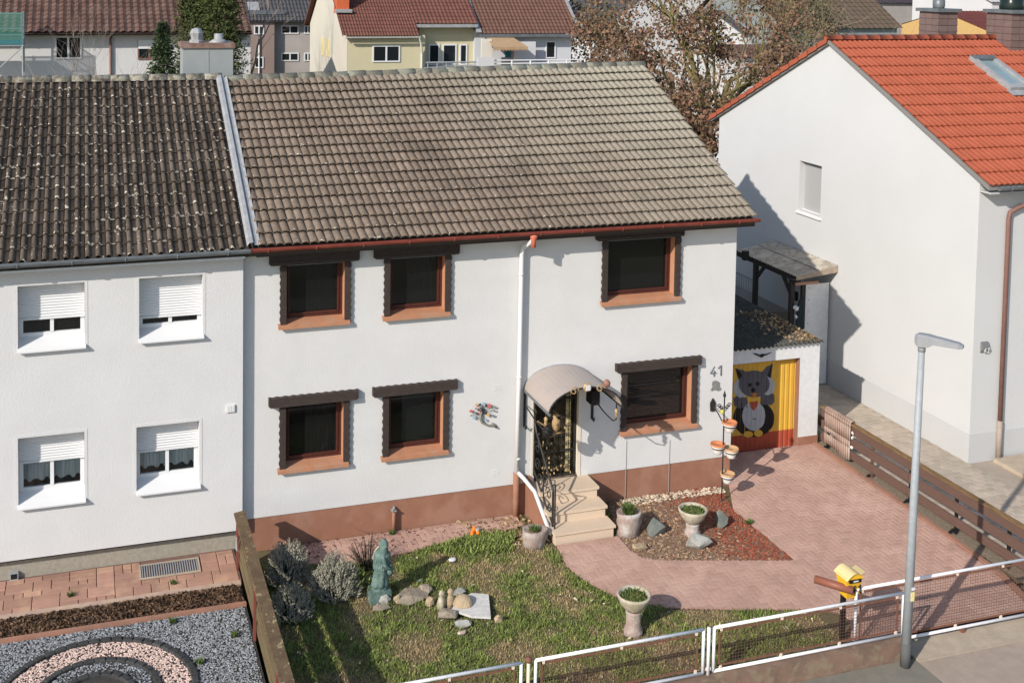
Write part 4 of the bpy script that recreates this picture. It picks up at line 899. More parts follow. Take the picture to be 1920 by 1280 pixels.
# corrugated roof
mb = MB(); nw = 62; rowsY = [GY-.10, 3., 5., 7.4]; zr = lambda y: GT+.045+.012*(y-GY)
amp = .032
pts = []
for i in range(nw*4+1):
    x = 10.003+(GX1+.04-10.003)*i/(nw*4); pts.append((x, amp*math.cos(2*pi*(x-10)/.118)))
for ya, y2 in zip(rowsY, rowsY[1:]):
    for (xa, za), (xb, zb_) in zip(pts, pts[1:]):
        mb.quad((xa,ya,zr(ya)+za), (xb,ya,zr(ya)+zb_), (xb,y2,zr(y2)+zb_), (xa,y2,zr(y2)+za)); mb.quad((xb,ya,zr(ya)+zb_-.008), (xa,ya,zr(ya)+za-.008), (xa,y2,zr(y2)+za-.008), (xb,y2,zr(y2)+zb_-.008))
for (xa, za), (xb, zb_) in zip(pts, pts[1:]): mb.quad((xa,GY-.1,zr(GY-.1)+za-.008), (xb,GY-.1,zr(GY-.1)+zb_-.008), (xb,GY-.1,zr(GY-.1)+zb_), (xa,GY-.1,zr(GY-.1)+za))
mb.build('roof', M('weathered_corrugated', (.085,.085,.075), (.055,.06,.055), 5, .9, .4, 50), ga, True)
m_leaf = M('dry_leaf', (.30,.205,.115), rough=.9, rnd=.5)
def lf():
    y = random.uniform(GY-.05, 3.4); x = GX1-abs(random.gauss(0, .42))-.02+.0*y
    return (x, y) if x > 11.75 and random.random() < (1.15-.16*y) else None
chips(520, lf, lambda x, y: zr(y)+.02, .04, .10, 'dry_leaves', m_leaf, 'dry brown leaves lying on the garage roof', 'leaves', 11, .5, .6)

# ---------------------------------------------------------------- side entrance canopy of the right house
sc_ = thing('porch_canopy', 'weathered wooden porch canopy on dark posts behind the garage', 'canopy', (14.6, 5, -.3))
HY0, HY1 = 4.0, 6.6; XLo = 14.28
m_woodD = M('dark_timber', (.030,.026,.024), (.045,.038,.034), 12, .8)
m_shing = M('weathered_sheet', (.40,.36,.30), (.26,.225,.18), 8, .9, .4, 50, c3=(.44,.40,.33), sc3=3)
mb = MB(); nn = 22
for i in range(nn):
    y0 = HY0-.1+(HY1-HY0+.2)*i/nn; y2 = HY0-.1+(HY1-HY0+.2)*(i+1)/nn; 
    for (ya, za), (yb2, zb_) in zip(((y0,0),(y0*.5+y2*.5,.028)), ((y0*.5+y2*.5,.028),(y2,0))):
        for s_, (xa, z1), (xb, z2) in ((0,(XLo-.12,2.58),(14.85,2.68)),(1,(14.83,2.695),(XG-.005,2.79))): mb.quad((xa,yb2,z1+zb_), (xa,ya,z1+za), (xb,ya,z2+za), (xb,yb2,z2+zb_))
mb.build('roof_sheet', m_shing, sc_)
MB().box(XLo-.05, XLo+.05, HY0-.05, HY1+.35, 2.42, 2.55).build('beam', m_woodD, sc_)
for y in (HY0+.25, HY1-.72): 
    MB().box(XLo-.055, XLo+.055, y-.055, y+.055, -.33, 2.42).build('post', m_woodD, sc_)
for (y, s_) in ((HY0+.25,1), (HY1-.72,-1)): MB().bar((XLo,y,2.0), (XLo,y+s_*.38,2.42), .07, .07).build('brace', m_woodD, sc_)
mb = MB(); mb.add([(XLo-.12,HY0-.1,2.50),(XG-.01,HY0-.1,2.62),(XG-.01,HY0-.1,2.79),(XLo-.12,HY0-.1,2.59)], [(0,1,2,3)]); mb.add([(XLo-.12,HY0-.1,2.50),(XG-.01,HY0-.1,2.62),(XG-.01,HY0+.2,2.5),(XLo-.12,HY0+.2,2.45)], [(3,2,1,0)]); mb.build('gable_board', M('tan_board', (.36,.29,.22), (.28,.22,.17), 7, .9), sc_)
MB().box(XLo+.02, 14.98, HY0+.12, HY0+.16, 2.30, 2.37).build('screen_rail', M('salmon_rail', (.40,.22,.16), rough=.8), sc_)
mb = MB(); mb.box(14.62, 15.3, HY0+.14, HY0+.18, -.3, 2.3); mb.build('side_screen', m_white, sc_)
mb = MB(); mb.box(14.50, 14.60, HY0+.12, HY0+.2, -.33, 2.3); mb.build('post', m_woodD, sc_)
mb = MB()
for i in range(8): mb.lathe([(.018,0),(.018,.008)], (14.70,HY0+.13,.1+i*.3), 8)
mb.build('screw_caps', m_zincD, sc_)
pl_ = PX(1496, 600, XG-.02)
MB().box(XG-.035, XG-.005, 5.55, 5.80, 1.42, 1.66).build('wall_lamp', m_black, sc_)
single(MB().prism([(14.35,HY0+.08,.85),(14.35,HY0+.08,1.75),(14.44,HY0+.08,1.95),(14.52,HY0+.08,2.0),(14.52,HY0+.08,.6)], (0,.05,0)), 'coat', M('dark_cloth', (.02,.03,.035), rough=1), 'dark garment hanging on the porch canopy post', 'garment')
mb = MB(); mb.rock((14.36,HY0+.12,1.72), (.10,.05,.07), 2, 2, .5, False); mb.rock((14.37,HY0+.12,1.50), (.09,.05,.06), 4, 2, .5, False)
single(mb, 'pale_ornament', m_white, 'white double ornament tied to the porch canopy post', 'ornament')
p = PX(1398, 468, 13.9); single(MB().box(p.x-.07, p.x+.07, p.y-.07, p.y+.07, 2.56, 2.80), 'lantern_box', m_black, 'small black box on the corner of the porch canopy', 'box')
br = thing('balustrade', 'grey metal landing balustrade beside the porch canopy', 'railing', (14.3, 7.2, 1.2)); xx = 14.25
for z in (1.95, 1.15): MB().bar((xx,5.95,z), (xx,9.3,z), .04, .04).build('rail', m_steel, br)
for i in range(28): MB().bar((xx,6.05+i*.115,1.15), (xx,6.05+i*.115,1.95), .018, .018).build('baluster', m_steel, br)
MB().box(14.22, XG, 5.9, 9.4, -.4, 1.05).build('landing', m_plinthL, br)
mb = MB(); mb.box(13.5, 13.95, 1.55, 2.0, -.32, -.10); pt_ = thing('plant_trough', 'brown wooden trough by the garage corner', 'planter', (13.7, 1.8, -.32)); mb.build('trough', M('trough_wood', (.17,.085,.055), (.13,.07,.045), 9, .9), pt_); MB().box(13.54, 13.91, 1.59, 1.96, -.11, -.092).build('soil', m_dirt, pt_)
# ================================================================== FENCES
m_fwhite = M('fence_white', (.78,.77,.78), (.70,.69,.70), 10, .45)
m_frust = M('rust_mesh', (.19,.085,.055), (.15,.07,.05), 12, .8)
m_wire = M('wire_mesh', (.14,.075,.055), rough=.8)
m_cream2 = M('post_cream', (.66,.55,.45), rough=.7)
FY = -5.68
def fence_panel(x0, x1, label, cat='fence', y=FY, z0=-.33, z1=.34, name='mesh_fence'):
    f = thing(name, label, cat, ((x0+x1)/2, y, z0-.04)); r = .024
    MB().tube([(x0,y,z1), (x1,y,z1)], r, 8).build('top_tube', m_fwhite, f, True); MB().tube([(x0,y,z0), (x1,y,z0)], r, 8).build('bottom_tube', m_fwhite, f, True)
    for x in (x0, x1): MB().tube([(x,y,z0), (x,y,z1)], r, 8).build('end_tube', m_fwhite, f, True)
    a, b, c, d = x0+.085, x1-.085, z0+.055, z1-.055; y2 = y+.012
    mb = MB(); mb.box(a, b, y2-.006, y2+.006, c, c+.028); mb.box(a, b, y2-.006, y2+.006, d-.028, d); mb.box(a, a+.028, y2-.006, y2+.006, c, d); mb.box(b-.028, b, y2-.006, y2+.006, c, d); mb.build('inner_frame', m_frust, f)
    mb = MB(); s = .05; n = int((b-a)/s); w = .0034
    for i in range(1, n): mb.add([(a+i*s-w,y2,c),(a+i*s+w,y2,c),(a+i*s+w,y2,d),(a+i*s-w,y2,d)], [(0,1,2,3)])
    for i in range(1, int((d-c)/s)): mb.add([(a,y2+.003,c+i*s-w),(b,y2+.003,c+i*s-w),(b,y2+.003,c+i*s+w),(a,y2+.003,c+i*s+w)], [(0,1,2,3)])
    mb.build('wire_mesh', m_wire, f, kind='stuff')
    n = max(2, int((x1-x0)/.9))
    for i in range(n+1):
        x = x0+.12+(x1-x0-.24)*i/n
        for z, s_ in ((z0, 1), (z1, -1)): MB().box(x-.018, x+.018, y-.01, y+.02, min(z, z+s_*.07), max(z, z+s_*.07)).build('clamp', m_cream2, f)
    return f
fence_panel(.12, 3.185, 'white tube mesh panel in front of the statue lawn')
fence_panel(3.405, 6.09, 'white tube mesh panel in front of the pedestal bowl')
fence_panel(6.27, 9.66, 'long white tube mesh panel beside the yellow mailbox')
fence_panel(8.93, 12.85, 'long white sliding mesh gate across the pink drive', 'gate', -5.47, -.56, .40, 'sliding_gate')
for x, lab in ((3.295, 'white fence post with rust brown cap before the lawn'), (6.18, 'white fence post beside the pedestal bowl')):
    f = thing('fence_post', lab, 'post', (x, FY, -.42)); MB().tube([(x,FY,-.40), (x,FY,.36)], .026, 8).build('tube', m_fwhite if x > 5 else m_cream2, f, True)
    if x < 5: MB().lathe([(.05,0),(.055,.03),(.035,.06),(.01,.07)], (x,FY,.34), 10).build('cap', m_frust, f, True)
    MB().box(x-.04, x+.04, FY-.012, FY+.012, -.3, -.26).build('bracket', m_fwhite, f)
MB_ = MB(); MB_.box(11.0, 11.06, -5.5, -5.44, -.645, -.57)
single(MB_, 'gate_roller', m_frust, 'rusty roller foot under the sliding gate', 'roller')
# slatted fence between drive and right yard
m_slat = M('red_brown_slat', (.135,.080,.062), (.11,.066,.052), 7, .7, .4, 50, stretch=(3,.5,8))
m_slatT = M('weathered_slat', (.25,.155,.065), (.15,.09,.045), 6, .9, .6, 50, stretch=(3,.6,8))
fc = thing('slatted_fence', 'low red brown slatted timber fence between drive and yard', 'fence', (12.95, -2, -.45)); FX = 13.02
def slat(y0, y1, z0, z1, x, mat, t=.04, nm='slat'): MB().box(x-t/2, x+t/2, y1, y0, z0, z1).build(nm, mat, fc)
for (ya, yb2) in ((1.12,-1.72), (-1.73,-5.2)):
    slat(ya, yb2, .25, .45, FX, m_slat); slat(ya, yb2, .452, .475, FX, m_slatT, .12, 'cap_board'); slat(ya, yb2, -.02, .17, FX, m_slat); slat(ya, yb2, -.29, -.12, FX-.01, m_slat)
for y in (.95, -.55, -1.73, -3.0, -4.3, -5.1):
    mb = MB(); mb.box(FX+.025, FX+.065, y-.03, y+.03, -.5, .45); mb.build('post', m_black if y != -.55 else m_slat, fc); MB().ob((FX-.06,y,-.40), (1,0,.6), (0,1,0), (-.6,0,1), .06, .02, .012).build('foot_bracket', m_black, fc)
# mat hung over the fence
m_mat = M('beige_mat', (.30,.205,.165), (.36,.27,.22), 2.5, .95, .3, 60, c3=(.48,.40,.34), sc3=1.1)
mb = MB(); n = 12; ya, yb2 = .96, .06
prof = [(-.05,-.30),(-.05,-.05),(-.048,.1),(-.05,.40),(-.045,.49),(-.02,.515),(.05,.515),(.075,.48),(.09,.2),(.085,.05)]
for j in range(n):
    for (a, za), (b, zb_) in zip(prof, prof[1:]):
        w1 = w2 = 0.; y0 = ya+(yb2-ya)*j/n; y2 = ya+(yb2-ya)*(j+1)/n
        lo1 = .05*math.sin(j*.5) if za < 0 else 0; lo2 = .05*math.sin((j+1)*.5) if za < 0 else 0
        mb.quad((FX+a+w1,y0,za+lo1), (FX+a+w2,y2,za+lo2), (FX+b+w2,y2,zb_), (FX+b+w1,y0,zb_))
o = single(mb, 'floor_mat', m_mat, 'beige rubber mat hung over the slatted fence', 'mat', None, True)
sol = o.modifiers.new('thick', 'SOLIDIFY'); sol.thickness = .014; sol.offset = 1
for k, (y, z) in enumerate(((.0,.30), (.0,.20), (.02,-.02))):
    mb = MB(); mb.rock((FX-.045, y, z), (.02,.045,.04), k, 1, .2, False); single(mb, 'reflector', m_white, 'white round reflector on the slatted fence beside the mat', 'reflector', 'reflectors beside the mat')
# timber fence to the left garden
m_old = M('old_timber', (.20,.135,.075), (.13,.09,.05), 6, .95, .8, 40, stretch=(6,.6,10), c3=(.17,.165,.085), sc3=3)
m_lich = M('lichen_timber', (.135,.092,.052), (.095,.064,.038), 5, .95, .8, 50, c3=(.30,.25,.14), sc3=9, lo3=.58, hi3=.66)
lf_ = thing('timber_fence', 'mossy weathered plank fence between the gravel and the lawn', 'fence', (-.1, -3.2, -.4))
for (ya, yb2) in ((-.52,-2.75), (-2.76,-5.62)):
    for (z0, z1, x, r_) in ((-.30,-.06,-.10,.0), (-.0,.22,-.115,.01), (.29,.53,-.10,-.01)):
        mb = MB(); mb.box(x-.022, x+.022, yb2, ya, z0, z1); mb.box(x-.028, x+.028, yb2+.01, ya-.01, z0+.03, z1-.05); mb.build('plank', m_old, lf_)
    mb = MB(); mb.add([(-.20,yb2,.535),(.0,yb2,.535),(.0,ya,.535),(-.20,ya,.535),(-.19,yb2,.56),(-.01,yb2,.585),(-.01,ya,.585),(-.19,ya,.56)], [(3,2,1,0),(4,5,6,7),(0,1,5,4),(1,2,6,5),(2,3,7,6),(3,0,4,7)]); mb.build('cap_plank', m_lich, lf_)
m_redpost = M('red_stake', (.20,.055,.04), (.16,.05,.04), 7, .8)
for y in (-.75, -2.9, -5.1): MB().box(-.185, -.145, y-.025, y+.025, -.5, .5).build('stake', m_redpost, lf_)
mb = MB(); mb.prism([(-.21,-1.02,.12),(-.21,-.86,.12),(-.21,-.94,.34)], (.012,0,0)); single(mb, 'triangle_sign', m_steel, 'small pale metal triangle fixed to the red fence stake', 'sign')

# ================================================================== STREET LAMP
bp = PZ(1697, 1248, -.66); tp_ = PY(1729, 640, bp.y); lp = thing('street_lamp', 'tall grey galvanised street lamp with flat head', 'street lamp', (bp.x, bp.y, -.66))
bx, by = bp.x, bp.y; tx, ty, tz = tp_.x-.0, by, tp_.z
def lpt(t): return (bx+(tx-bx)*t, by, -.66+(tz+.66)*t)
MB().tube([lpt(0), lpt(.075)], .078, 16).build('base_sleeve', m_lampbase, lp, True)
MB().tube([lpt(.075), lpt(.5), lpt(.985)], [.073,.061,.048], 16).build('pole', m_steel, lp, True)
mb = MB(); mb.box(bx+.0, bx+.06, by-.078, by-.055, .42, .56); st_ = mb.build('sticker', M('lamp_sticker', (.70,.68,.45), (.7,.5,.1), 30, .6), lp)
MB().box(bx+.01, bx+.065, by-.078, by-.055, .59, .63).build('sticker', m_white, lp)
hd = MB(); e = PZ(1791, 639, tz)-PZ(1728, 628, tz); dx = Vector((e.x, e.y, 0)).normalized(); px_ = dx.cross(Vector((0,0,1)))
c0 = Vector((tx, ty, tz)); L_ = e.length+.10
secs = [(-.10,.06,-.02,.09), (-.05,.10,-.07,.12), (.10,.115,-.05,.12), (.18,.10,.0,.11), (.34,.10,-.0,.095), (L_-.06,.095,.0,.075), (L_,.06,.01,.05)]
b = len(hd.v)
for (s_, hw, zl_, zh) in secs:
    for (a_, z_) in ((-1,zl_),(1,zl_),(1,zh*.7),(.6,zh),(-.6,zh),(-1,zh*.7)): hd.v.append(tuple(c0+dx*s_+px_*(hw*a_)+Vector((0,0,z_))))
for i in range(len(secs)-1):
    for k in range(6): hd.f.append((b+i*6+k, b+i*6+(k+1) % 6, b+(i+1)*6+(k+1) % 6, b+(i+1)*6+k)); hd.mi.append(0)
hd.f += [tuple(b+k for k in reversed(range(6))), tuple(b+(len(secs)-1)*6+k for k in range(6))]; hd.mi += [0, 0]
hd.build('lamp_head', M('lamp_grey', (.27,.275,.285), (.25,.255,.265), 6, .5), lp)
MB().tube([lpt(.97), tuple(c0-Vector((0,0,.03)))], .056, 14).build('collar', m_steel, lp, True)

# ================================================================== MAILBOX
mp = PG(1601, 1196); mx, my = 8.86, -5.38
mbx = thing('mailbox', 'yellow mailbox numbered 41 with brown newspaper tube on a post', 'mailbox', (mx, my, gz(my)))
MB().box(mx-.035, mx+.035, my+.1, my+.16, gz(my)-.05, .33).build('post', m_black, mbx)
w2 = .15; mb = MB(); zB, zT = .27, .62
mb.add([(mx-.10,my-.09,zB),(mx+.10,my-.09,zB),(mx+.10,my+.09,zB),(mx-.10,my+.09,zB),(mx-w2,my-.13,zT),(mx+w2,my-.13,zT),(mx+w2,my+.15,zT),(mx-w2,my+.15,zT)], [(3,2,1,0),(4,5,6,7),(0,1,5,4),(1,2,6,5),(2,3,7,6),(3,0,4,7)]); mb.build('box', m_yellow, mbx)
mb = MB(); n = 10; A = [(mx-w2-.015+(2*w2+.03)*k/n, zT-.02+.10*math.sin(pi*k/n)) for k in range(n+1)]
for (xa, za), (xb, zb_) in zip(A, A[1:]): mb.quad((xa,my-.17,za), (xb,my-.17,zb_), (xb,my+.18,zb_), (xa,my+.18,za))
mb.build('lid', m_cream, mbx, True)
mb = MB(); mb.add([(xa, my-.14, za) for xa, za in A], [tuple(reversed(range(n+1)))]); mb.build('lid_front', m_yellow, mbx)
MB().box(mx-.10, mx+.12, my-.146, my-.132, zT-.075, zT-.025).build('slot', m_black, mbx); MB().box(mx-.03, mx+.06, my-.150, my-.146, zT-.06, zT-.04).build('name_plate', m_white, mbx)
mb = MB(); digits(mb, '41', (mx-.05, my-.128, zB+.10), .13, .010, up=Vector((0,-.12,1))); mb.build('digits', m_black, mbx)
MB().tube([(mx-.05,my-.17,zB+.17), (mx-.42,my+.30,zB+.17)], .062, 12).build('newspaper_tube', m_tubebr, mbx, True)
MB().ob((mx+.21,my+.05,zT-.0), (1,.5,0), (0,1,0), (0,0,1), .06, .12, .01).build('flag', m_cream, mbx)

# ================================================================== PLANTERS
m_bowl = M('cast_concrete', (.50,.44,.34), (.40,.34,.26), 9, .95, .6, 60, c3=(.36,.32,.22), sc3=4)
m_trunk = M('concrete_stump', (.40,.33,.29), (.30,.22,.185), 7, .95, .8, 40, c3=(.46,.43,.40), sc3=3)
m_moss = M('moss', (.10,.13,.03), (.16,.13,.05), 20, 1, .8, 80); m_green = M('fresh_green', (.085,.125,.032), rough=.8, rnd=.5)
def tuft(mb, c, R_, n, h, spread=.6, w=.006):
    for _ in range(n):
        a = random.uniform(0, 6.28); r = R_*math.sqrt(random.random()); b = Vector((c[0]+r*math.cos(a), c[1]+r*math.sin(a), c[2])); a2 = random.uniform(0, 6.28); hh_ = h*random.uniform(.4, 1.1)
        t = b+Vector((math.cos(a2)*spread*hh_, math.sin(a2)*spread*hh_, hh_)); s_ = Vector((-math.sin(a2), math.cos(a2), 0))*w
        mb.add([b-s_, b+s_, (b+t)/2+s_*.9+Vector((0,0,.12*hh_)), t, (b+t)/2-s_*.9+Vector((0,0,.12*hh_))], [(0,1,2,4),(4,2,3)])
def bowl(u, v, hgt, label, R_=.268):
    p = PG(u, v); z0 = gz(p.y); t = thing('pedestal_bowl', label, 'planter', (p.x, p.y, z0)); hb = .20
    MB().lathe([(.155,-.05),(.16,.04),(.125,.09),(.128,hgt-.04),(.135,hgt)], (p.x,p.y,z0), 14, fn=lambda a, z: 1+.05*math.cos(8*a)).build('pedestal', m_trunk, t, True)
    MB().lathe([(.12,0),(.165,.05),(.23,.13),(R_,hb+.02),(R_+.012,hb+.06),(R_-.01,hb+.075),(R_-.04,hb+.05),(R_-.06,hb)], (p.x,p.y,z0+hgt), 22).build('bowl', m_bowl, t, True)
    MB().lathe([(R_-.05,hb+.02),(R_*.5,hb+.03),(.02,hb+.035)], (p.x,p.y,z0+hgt), 16).build('soil', m_moss, t, True)
    mb = MB(); tuft(mb, (p.x,p.y,z0+hgt+hb+.02), R_-.06, 260, .05, .8, .008); mb.build('moss_tuft', m_green, t, kind='stuff')
bowl(1187, 1183, .36, 'mossy concrete bowl on a pedestal at the edge of the lawn')
bowl(1298, 1000, .22, 'mossy concrete bowl on a short pedestal in the planting bed')
def stump(u, v, R_, hgt, label, lean=0, sx=1.2, green=160, gh=.10):
    p = PG(u, v); z0 = gz(p.y); t = thing('stump_planter', label, 'planter', (p.x, p.y, z0))
    MB().lathe([(R_*.92,-.05),(R_*.86,hgt*.25),(R_*.97,hgt*.5),(R_*.92,hgt*.75),(R_,hgt),(R_*.88,hgt+.01),(R_*.7,hgt-.03)], (p.x,p.y,z0), 18, sx, 1., fn=lambda a, z: 1+.06*math.sin(3*a+z*9)+.03*math.sin(11*a)).build('shell', m_trunk, t, True)
    MB().lathe([(R_*.75,hgt-.035),(.02,hgt-.02)], (p.x,p.y,z0), 14, sx, 1.).build('soil', m_dirt, t)
    mb = MB(); tuft(mb, (p.x,p.y,z0+hgt-.03), R_*.5, green, gh, .7, .009); mb.build('plant', m_green, t, kind='stuff')
stump(1178, 998, .205, .41, 'tall grey stump planter with green plant beside the steps', green=420, gh=.16)
stump(1002, 1018, .20, .27, 'low cracked grey stump planter left of the steps', sx=1.25, green=90)
# flower stand with four pots
m_pot = M('white_pot', (.70,.68,.65), (.60,.57,.54), 8, .7); m_rim = M('terracotta_rim', (.56,.20,.09), (.50,.18,.08), 7, .8); m_rimw = M('worn_rim', (.45,.36,.20), (.50,.22,.11), 10, .8)
fp = PG(1353, 938); fx, fy = fp.x, fp.y; fz = gz(fy); ang = ROL
fs = thing('pot_stand', 'black iron flower pot stand at the house corner', 'stand', (fx, fy, fz))
MB().tube([(fx,fy,fz), (fx,fy,fz+2.12)], .014, 8).build('pole', m_iron, fs); MB().lathe([(.012,0),(.035,.04),(.005,.14)], (fx,fy,fz+2.10), 8).build('finial', m_iron, fs)
pots = []
def potat(u, v): q_ = onp(u, v, (fx, fy, 0), (FW.x, FW.y, 0)); return q_
for i, (u, v, lab, rim, dy) in enumerate(((1368,797,'white pot with orange rim on top of the iron stand',m_rim,0), (1346,838,'white terracotta pot on the wall side arm of the stand',m_rim,0), (1371,846,'white pot with worn greenish rim on the drive side arm',m_rimw,0), (1364,893,'white pot with tan rim at the bottom of the stand',m_rimw,0))):
    q_ = potat(u, v); c = (q_.x, q_.y, q_.z-.10); R_ = .15; dirv = Vector((q_.x-fx, q_.y-fy, 0))
    MB().tube([(fx,fy,c[2]+.02), (c[0]-dirv.normalized().x*.1, c[1]-dirv.normalized().y*.1, c[2]+.0)], .009, 6).build('arm', m_iron, fs)
    MB().tube([(c[0]+.125*math.cos(2*pi*k/16), c[1]+.125*math.sin(2*pi*k/16), c[2]+.09) for k in range(16)], .007, 5, closed=True).build('pot_ring', m_iron, fs)
    pt = thing('flower_pot', lab, 'pot', (c[0], c[1], c[2]))
    MB().lathe([(.07,-.03),(.085,.0),(.105,.08),(.115,.10),(.135,.105),(.14,.135)], c, 18).build('body', m_pot, pt, True)
    MB().lathe([(.14,.135),(R_,.14),(R_,.175),(R_-.018,.178),(R_-.03,.15)], c, 20).build('rim', rim, pt, True)
    MB().lathe([(R_-.028,.145),(.01,.15)], c, 16).build('soil', m_rim if i != 2 else m_dirt, pt)
    MB().lathe([(.108,.072),(.112,.078),(.118,.088)], c, 18).build('band', m_tubebr, pt, True)
mb = MB()
for s_ in (-1, 1):
    for k in range(3): mb.tube([(fx+s_*(.03+.04*k)+p[0], fy, fz+1.86+.04*k+p[2]) for p in scroll(0, 0, .05, 1.3, s_, 1)], .008, 5)
mb.build('scrolls', m_iron, fs)
mb = MB(); wx = PY(1337, 760, -.03).x; wz = PY(1337, 760, -.03).z; mb.tube([(wx,-.02,wz), ((wx+fx)/2,(fy)/2,wz-.05), (fx,fy,wz-.16)], .012, 6); mb.prism([(wx-.05,-.03,wz-.12),(wx+.05,-.03,wz-.12),(wx+.06,-.03,wz+.05),(wx,-.03,wz+.15),(wx-.06,-.03,wz+.05)], (0,.026,0)); mb.build('wall_bracket', m_iron, fs)
mb = MB(); mb.rock((fx-.08,fy-.05,fz+1.84), (.05,.05,.06), 2, 1, .5, False); mb.build('ornament', M('yellowish', (.45,.42,.10), rough=.7), fs)

# ================================================================== STONES AND GARDEN ORNAMENTS
m_gst = M('green_grey_stone', (.20,.215,.19), (.14,.155,.14), 7, .95, .9, 30); m_pst = M('pale_stone', (.40,.39,.355), (.30,.295,.27), 8, .95, .9, 35); m_tan = M('tan_stone', (.44,.34,.22), (.35,.265,.17), 8, .95, .9, 35); m_brs = M('brown_stone', (.31,.26,.20), (.23,.19,.145), 7, .95, .9, 30)
def stone(u, v, r, mat, label, seed, amp=.35, cat='stone', sub=3, fr=.9, zoff=0.):
    p = PG(u, v); mb = MB()
    if amp != .12: mb.crag((p.x, p.y, gz(p.y)+r[2]*.40+zoff), r, seed, 22)
    else: mb.rock((p.x, p.y, gz(p.y)+r[2]*.42+zoff), r, seed, sub, amp, True, fr)
    return single(mb, 'stone', mat, label, cat)
stone(1230, 998, (.22,.17,.20), m_gst, 'rounded green grey boulder beside the tall stump planter', 3)
stone(1352, 985, (.14,.12,.24), m_gst, 'upright dark pointed stone in the planting bed', 6, .4)
stone(1309, 1026, (.27,.16,.20), m_pst, 'pale blue grey pointed rock at the bed front', 9, .45)
stone(1199, 1028, (.17,.12,.08), m_tan, 'flat brown stone at the curve of the path', 12)
# circle of rubble around the statue
stone(768, 1122, (.40,.26,.07), m_brs, 'flat brown boulder slab beside the statue', 21, .3)
stone(795, 1108, (.15,.12,.09), m_brs, 'grey brown hump of stone behind the flat slab', 22)
stone(722, 1128, (.11,.09,.10), m_pst, 'crumpled white stone at the foot of the statue', 23, .6)
stone(745, 1128, (.07,.045,.13), m_tan, 'upright tan stone block before the flat slab', 24, .1)
stone(716, 1140, (.17,.10,.05), m_brs, 'low brown stone in front of the statue base', 25)
stone(806, 1132, (.10,.08,.10), m_tan, 'tan lump with grey top beside the twin figures', 26)
stone(838, 1158, (.20,.13,.13), m_brs, 'long grey stone with a tan broken end', 27)
stone(868, 1140, (.16,.15,.14), m_tan, 'round tan cobble lying on the white slab', 28, .12, zoff=.03)
stone(862, 1112, (.14,.10,.06), m_pst, 'flat pale stone behind the round cobble', 29, .2)
stone(868, 1172, (.16,.10,.07), m_pst, 'broken pale stone before the white slab', 30, .5)
stone(866, 1187, (.10,.05,.03), M('pinkish_stone', (.48,.37,.32), rough=.9), 'small flat pinkish stone at the front of the rubble', 31)
stone(934, 1165, (.08,.07,.09), m_tan, 'small tan stone sunk in the grass', 32)
stone(787, 1089, (.06,.04,.03), m_gst, 'small grey green stone in the statue shadow', 33)
p0 = [PG(*q_) for q_ in ((846,1150),(884,1163),(920,1165),(916,1122),(884,1119),(858,1135))]
mb = MB(); mb.prism([(p.x, p.y, gz(p.y)+.045) for p in p0], (0,0,.035)); single(mb, 'stone_slab', M('white_slab', (.60,.585,.555), (.50,.485,.46), 9, .9, .5, 50), 'flat white stone slab at the edge of the rubble', 'slab')
tw = thing('garden_figure', 'pair of small tan weathered figures between the stones', 'figurine', PG(835, 1140)); p = PG(835, 1140); z0 = gz(p.y)
for k, dx_ in enumerate((-.07, .09)):
    MB().lathe([(.075,0),(.07,.1),(.05,.19),(.028,.215),(.05,.25),(.045,.29),(.01,.32)], (p.x+dx_, p.y+.02*k, z0), 12, fn=lambda a, z: 1+.15*math.sin(3*a+k+z*9)).build('figure', m_tan if k else m_bowl, tw, True)
pc = PG(848, 1050); single(MB().lathe([(.05,0),(.055,.02),(.04,.035)], (pc.x,pc.y,gz(pc.y)), 12, 1.3), 'plastic_lid', m_white, 'white plastic lid lying on the lawn', 'lid')
# statue
sp_ = PG(712, 1118); sx, sy = sp_.x, sp_.y; sz = gz(sy); m_stat = M('verdigris', (.105,.165,.145), (.075,.125,.11), 14, .8, .4, 60, c3=(.15,.21,.185), sc3=9)
st = thing('garden_statue', 'green robed female statue carrying a jug on a stepped base', 'statue', (sx, sy, sz))
mb = MB(); b1 = .20; mb.add([(sx-.2,sy-.16,sz-.04),(sx+.18,sy-.16,sz-.04),(sx+.18,sy+.16,sz-.04),(sx-.2,sy+.16,sz-.04),(sx-.17,sy-.14,sz+.12),(sx+.16,sy-.14,sz+.12),(sx+.16,sy+.14,sz+.12),(sx-.17,sy+.14,sz+.12)], [(4,5,6,7),(0,1,5,4),(1,2,6,5),(2,3,7,6),(3,0,4,7)]); mb.box(sx-.175, sx+.165, sy-.145, sy+.145, sz+.122, sz+.15); mb.lathe([(.13,.15),(.125,.19),(.10,.215)], (sx,sy,sz), 14, 1.1, 1.); mb.build('base', m_stat, st)
fold = lambda a, z: 1+.15*math.sin(8*a+1.5*math.sin(z*7))*max(0, 1-z/.60)+.05*math.sin(15*a+z*12)
body = MB(); prof = [(.145,.19),(.145,.24),(.132,.32),(.122,.42),(.118,.50),(.132,.56),(.118,.62),(.128,.69),(.128,.73),(.09,.775),(.045,.80),(.04,.825)]
body.lathe(prof, (sx,sy,sz), 40, 1.0, .8, fn=fold)
sh = MB(); sh.lathe([(.150,.50),(.148,.56),(.143,.64),(.140,.70),(.128,.745),(.085,.79),(.05,.81)], (sx+.035,sy+.01,sz), 32, 1., .85, fn=lambda a, z: 1+.07*math.sin(9*a+z*20)); sh.build('mantle', m_stat, st)

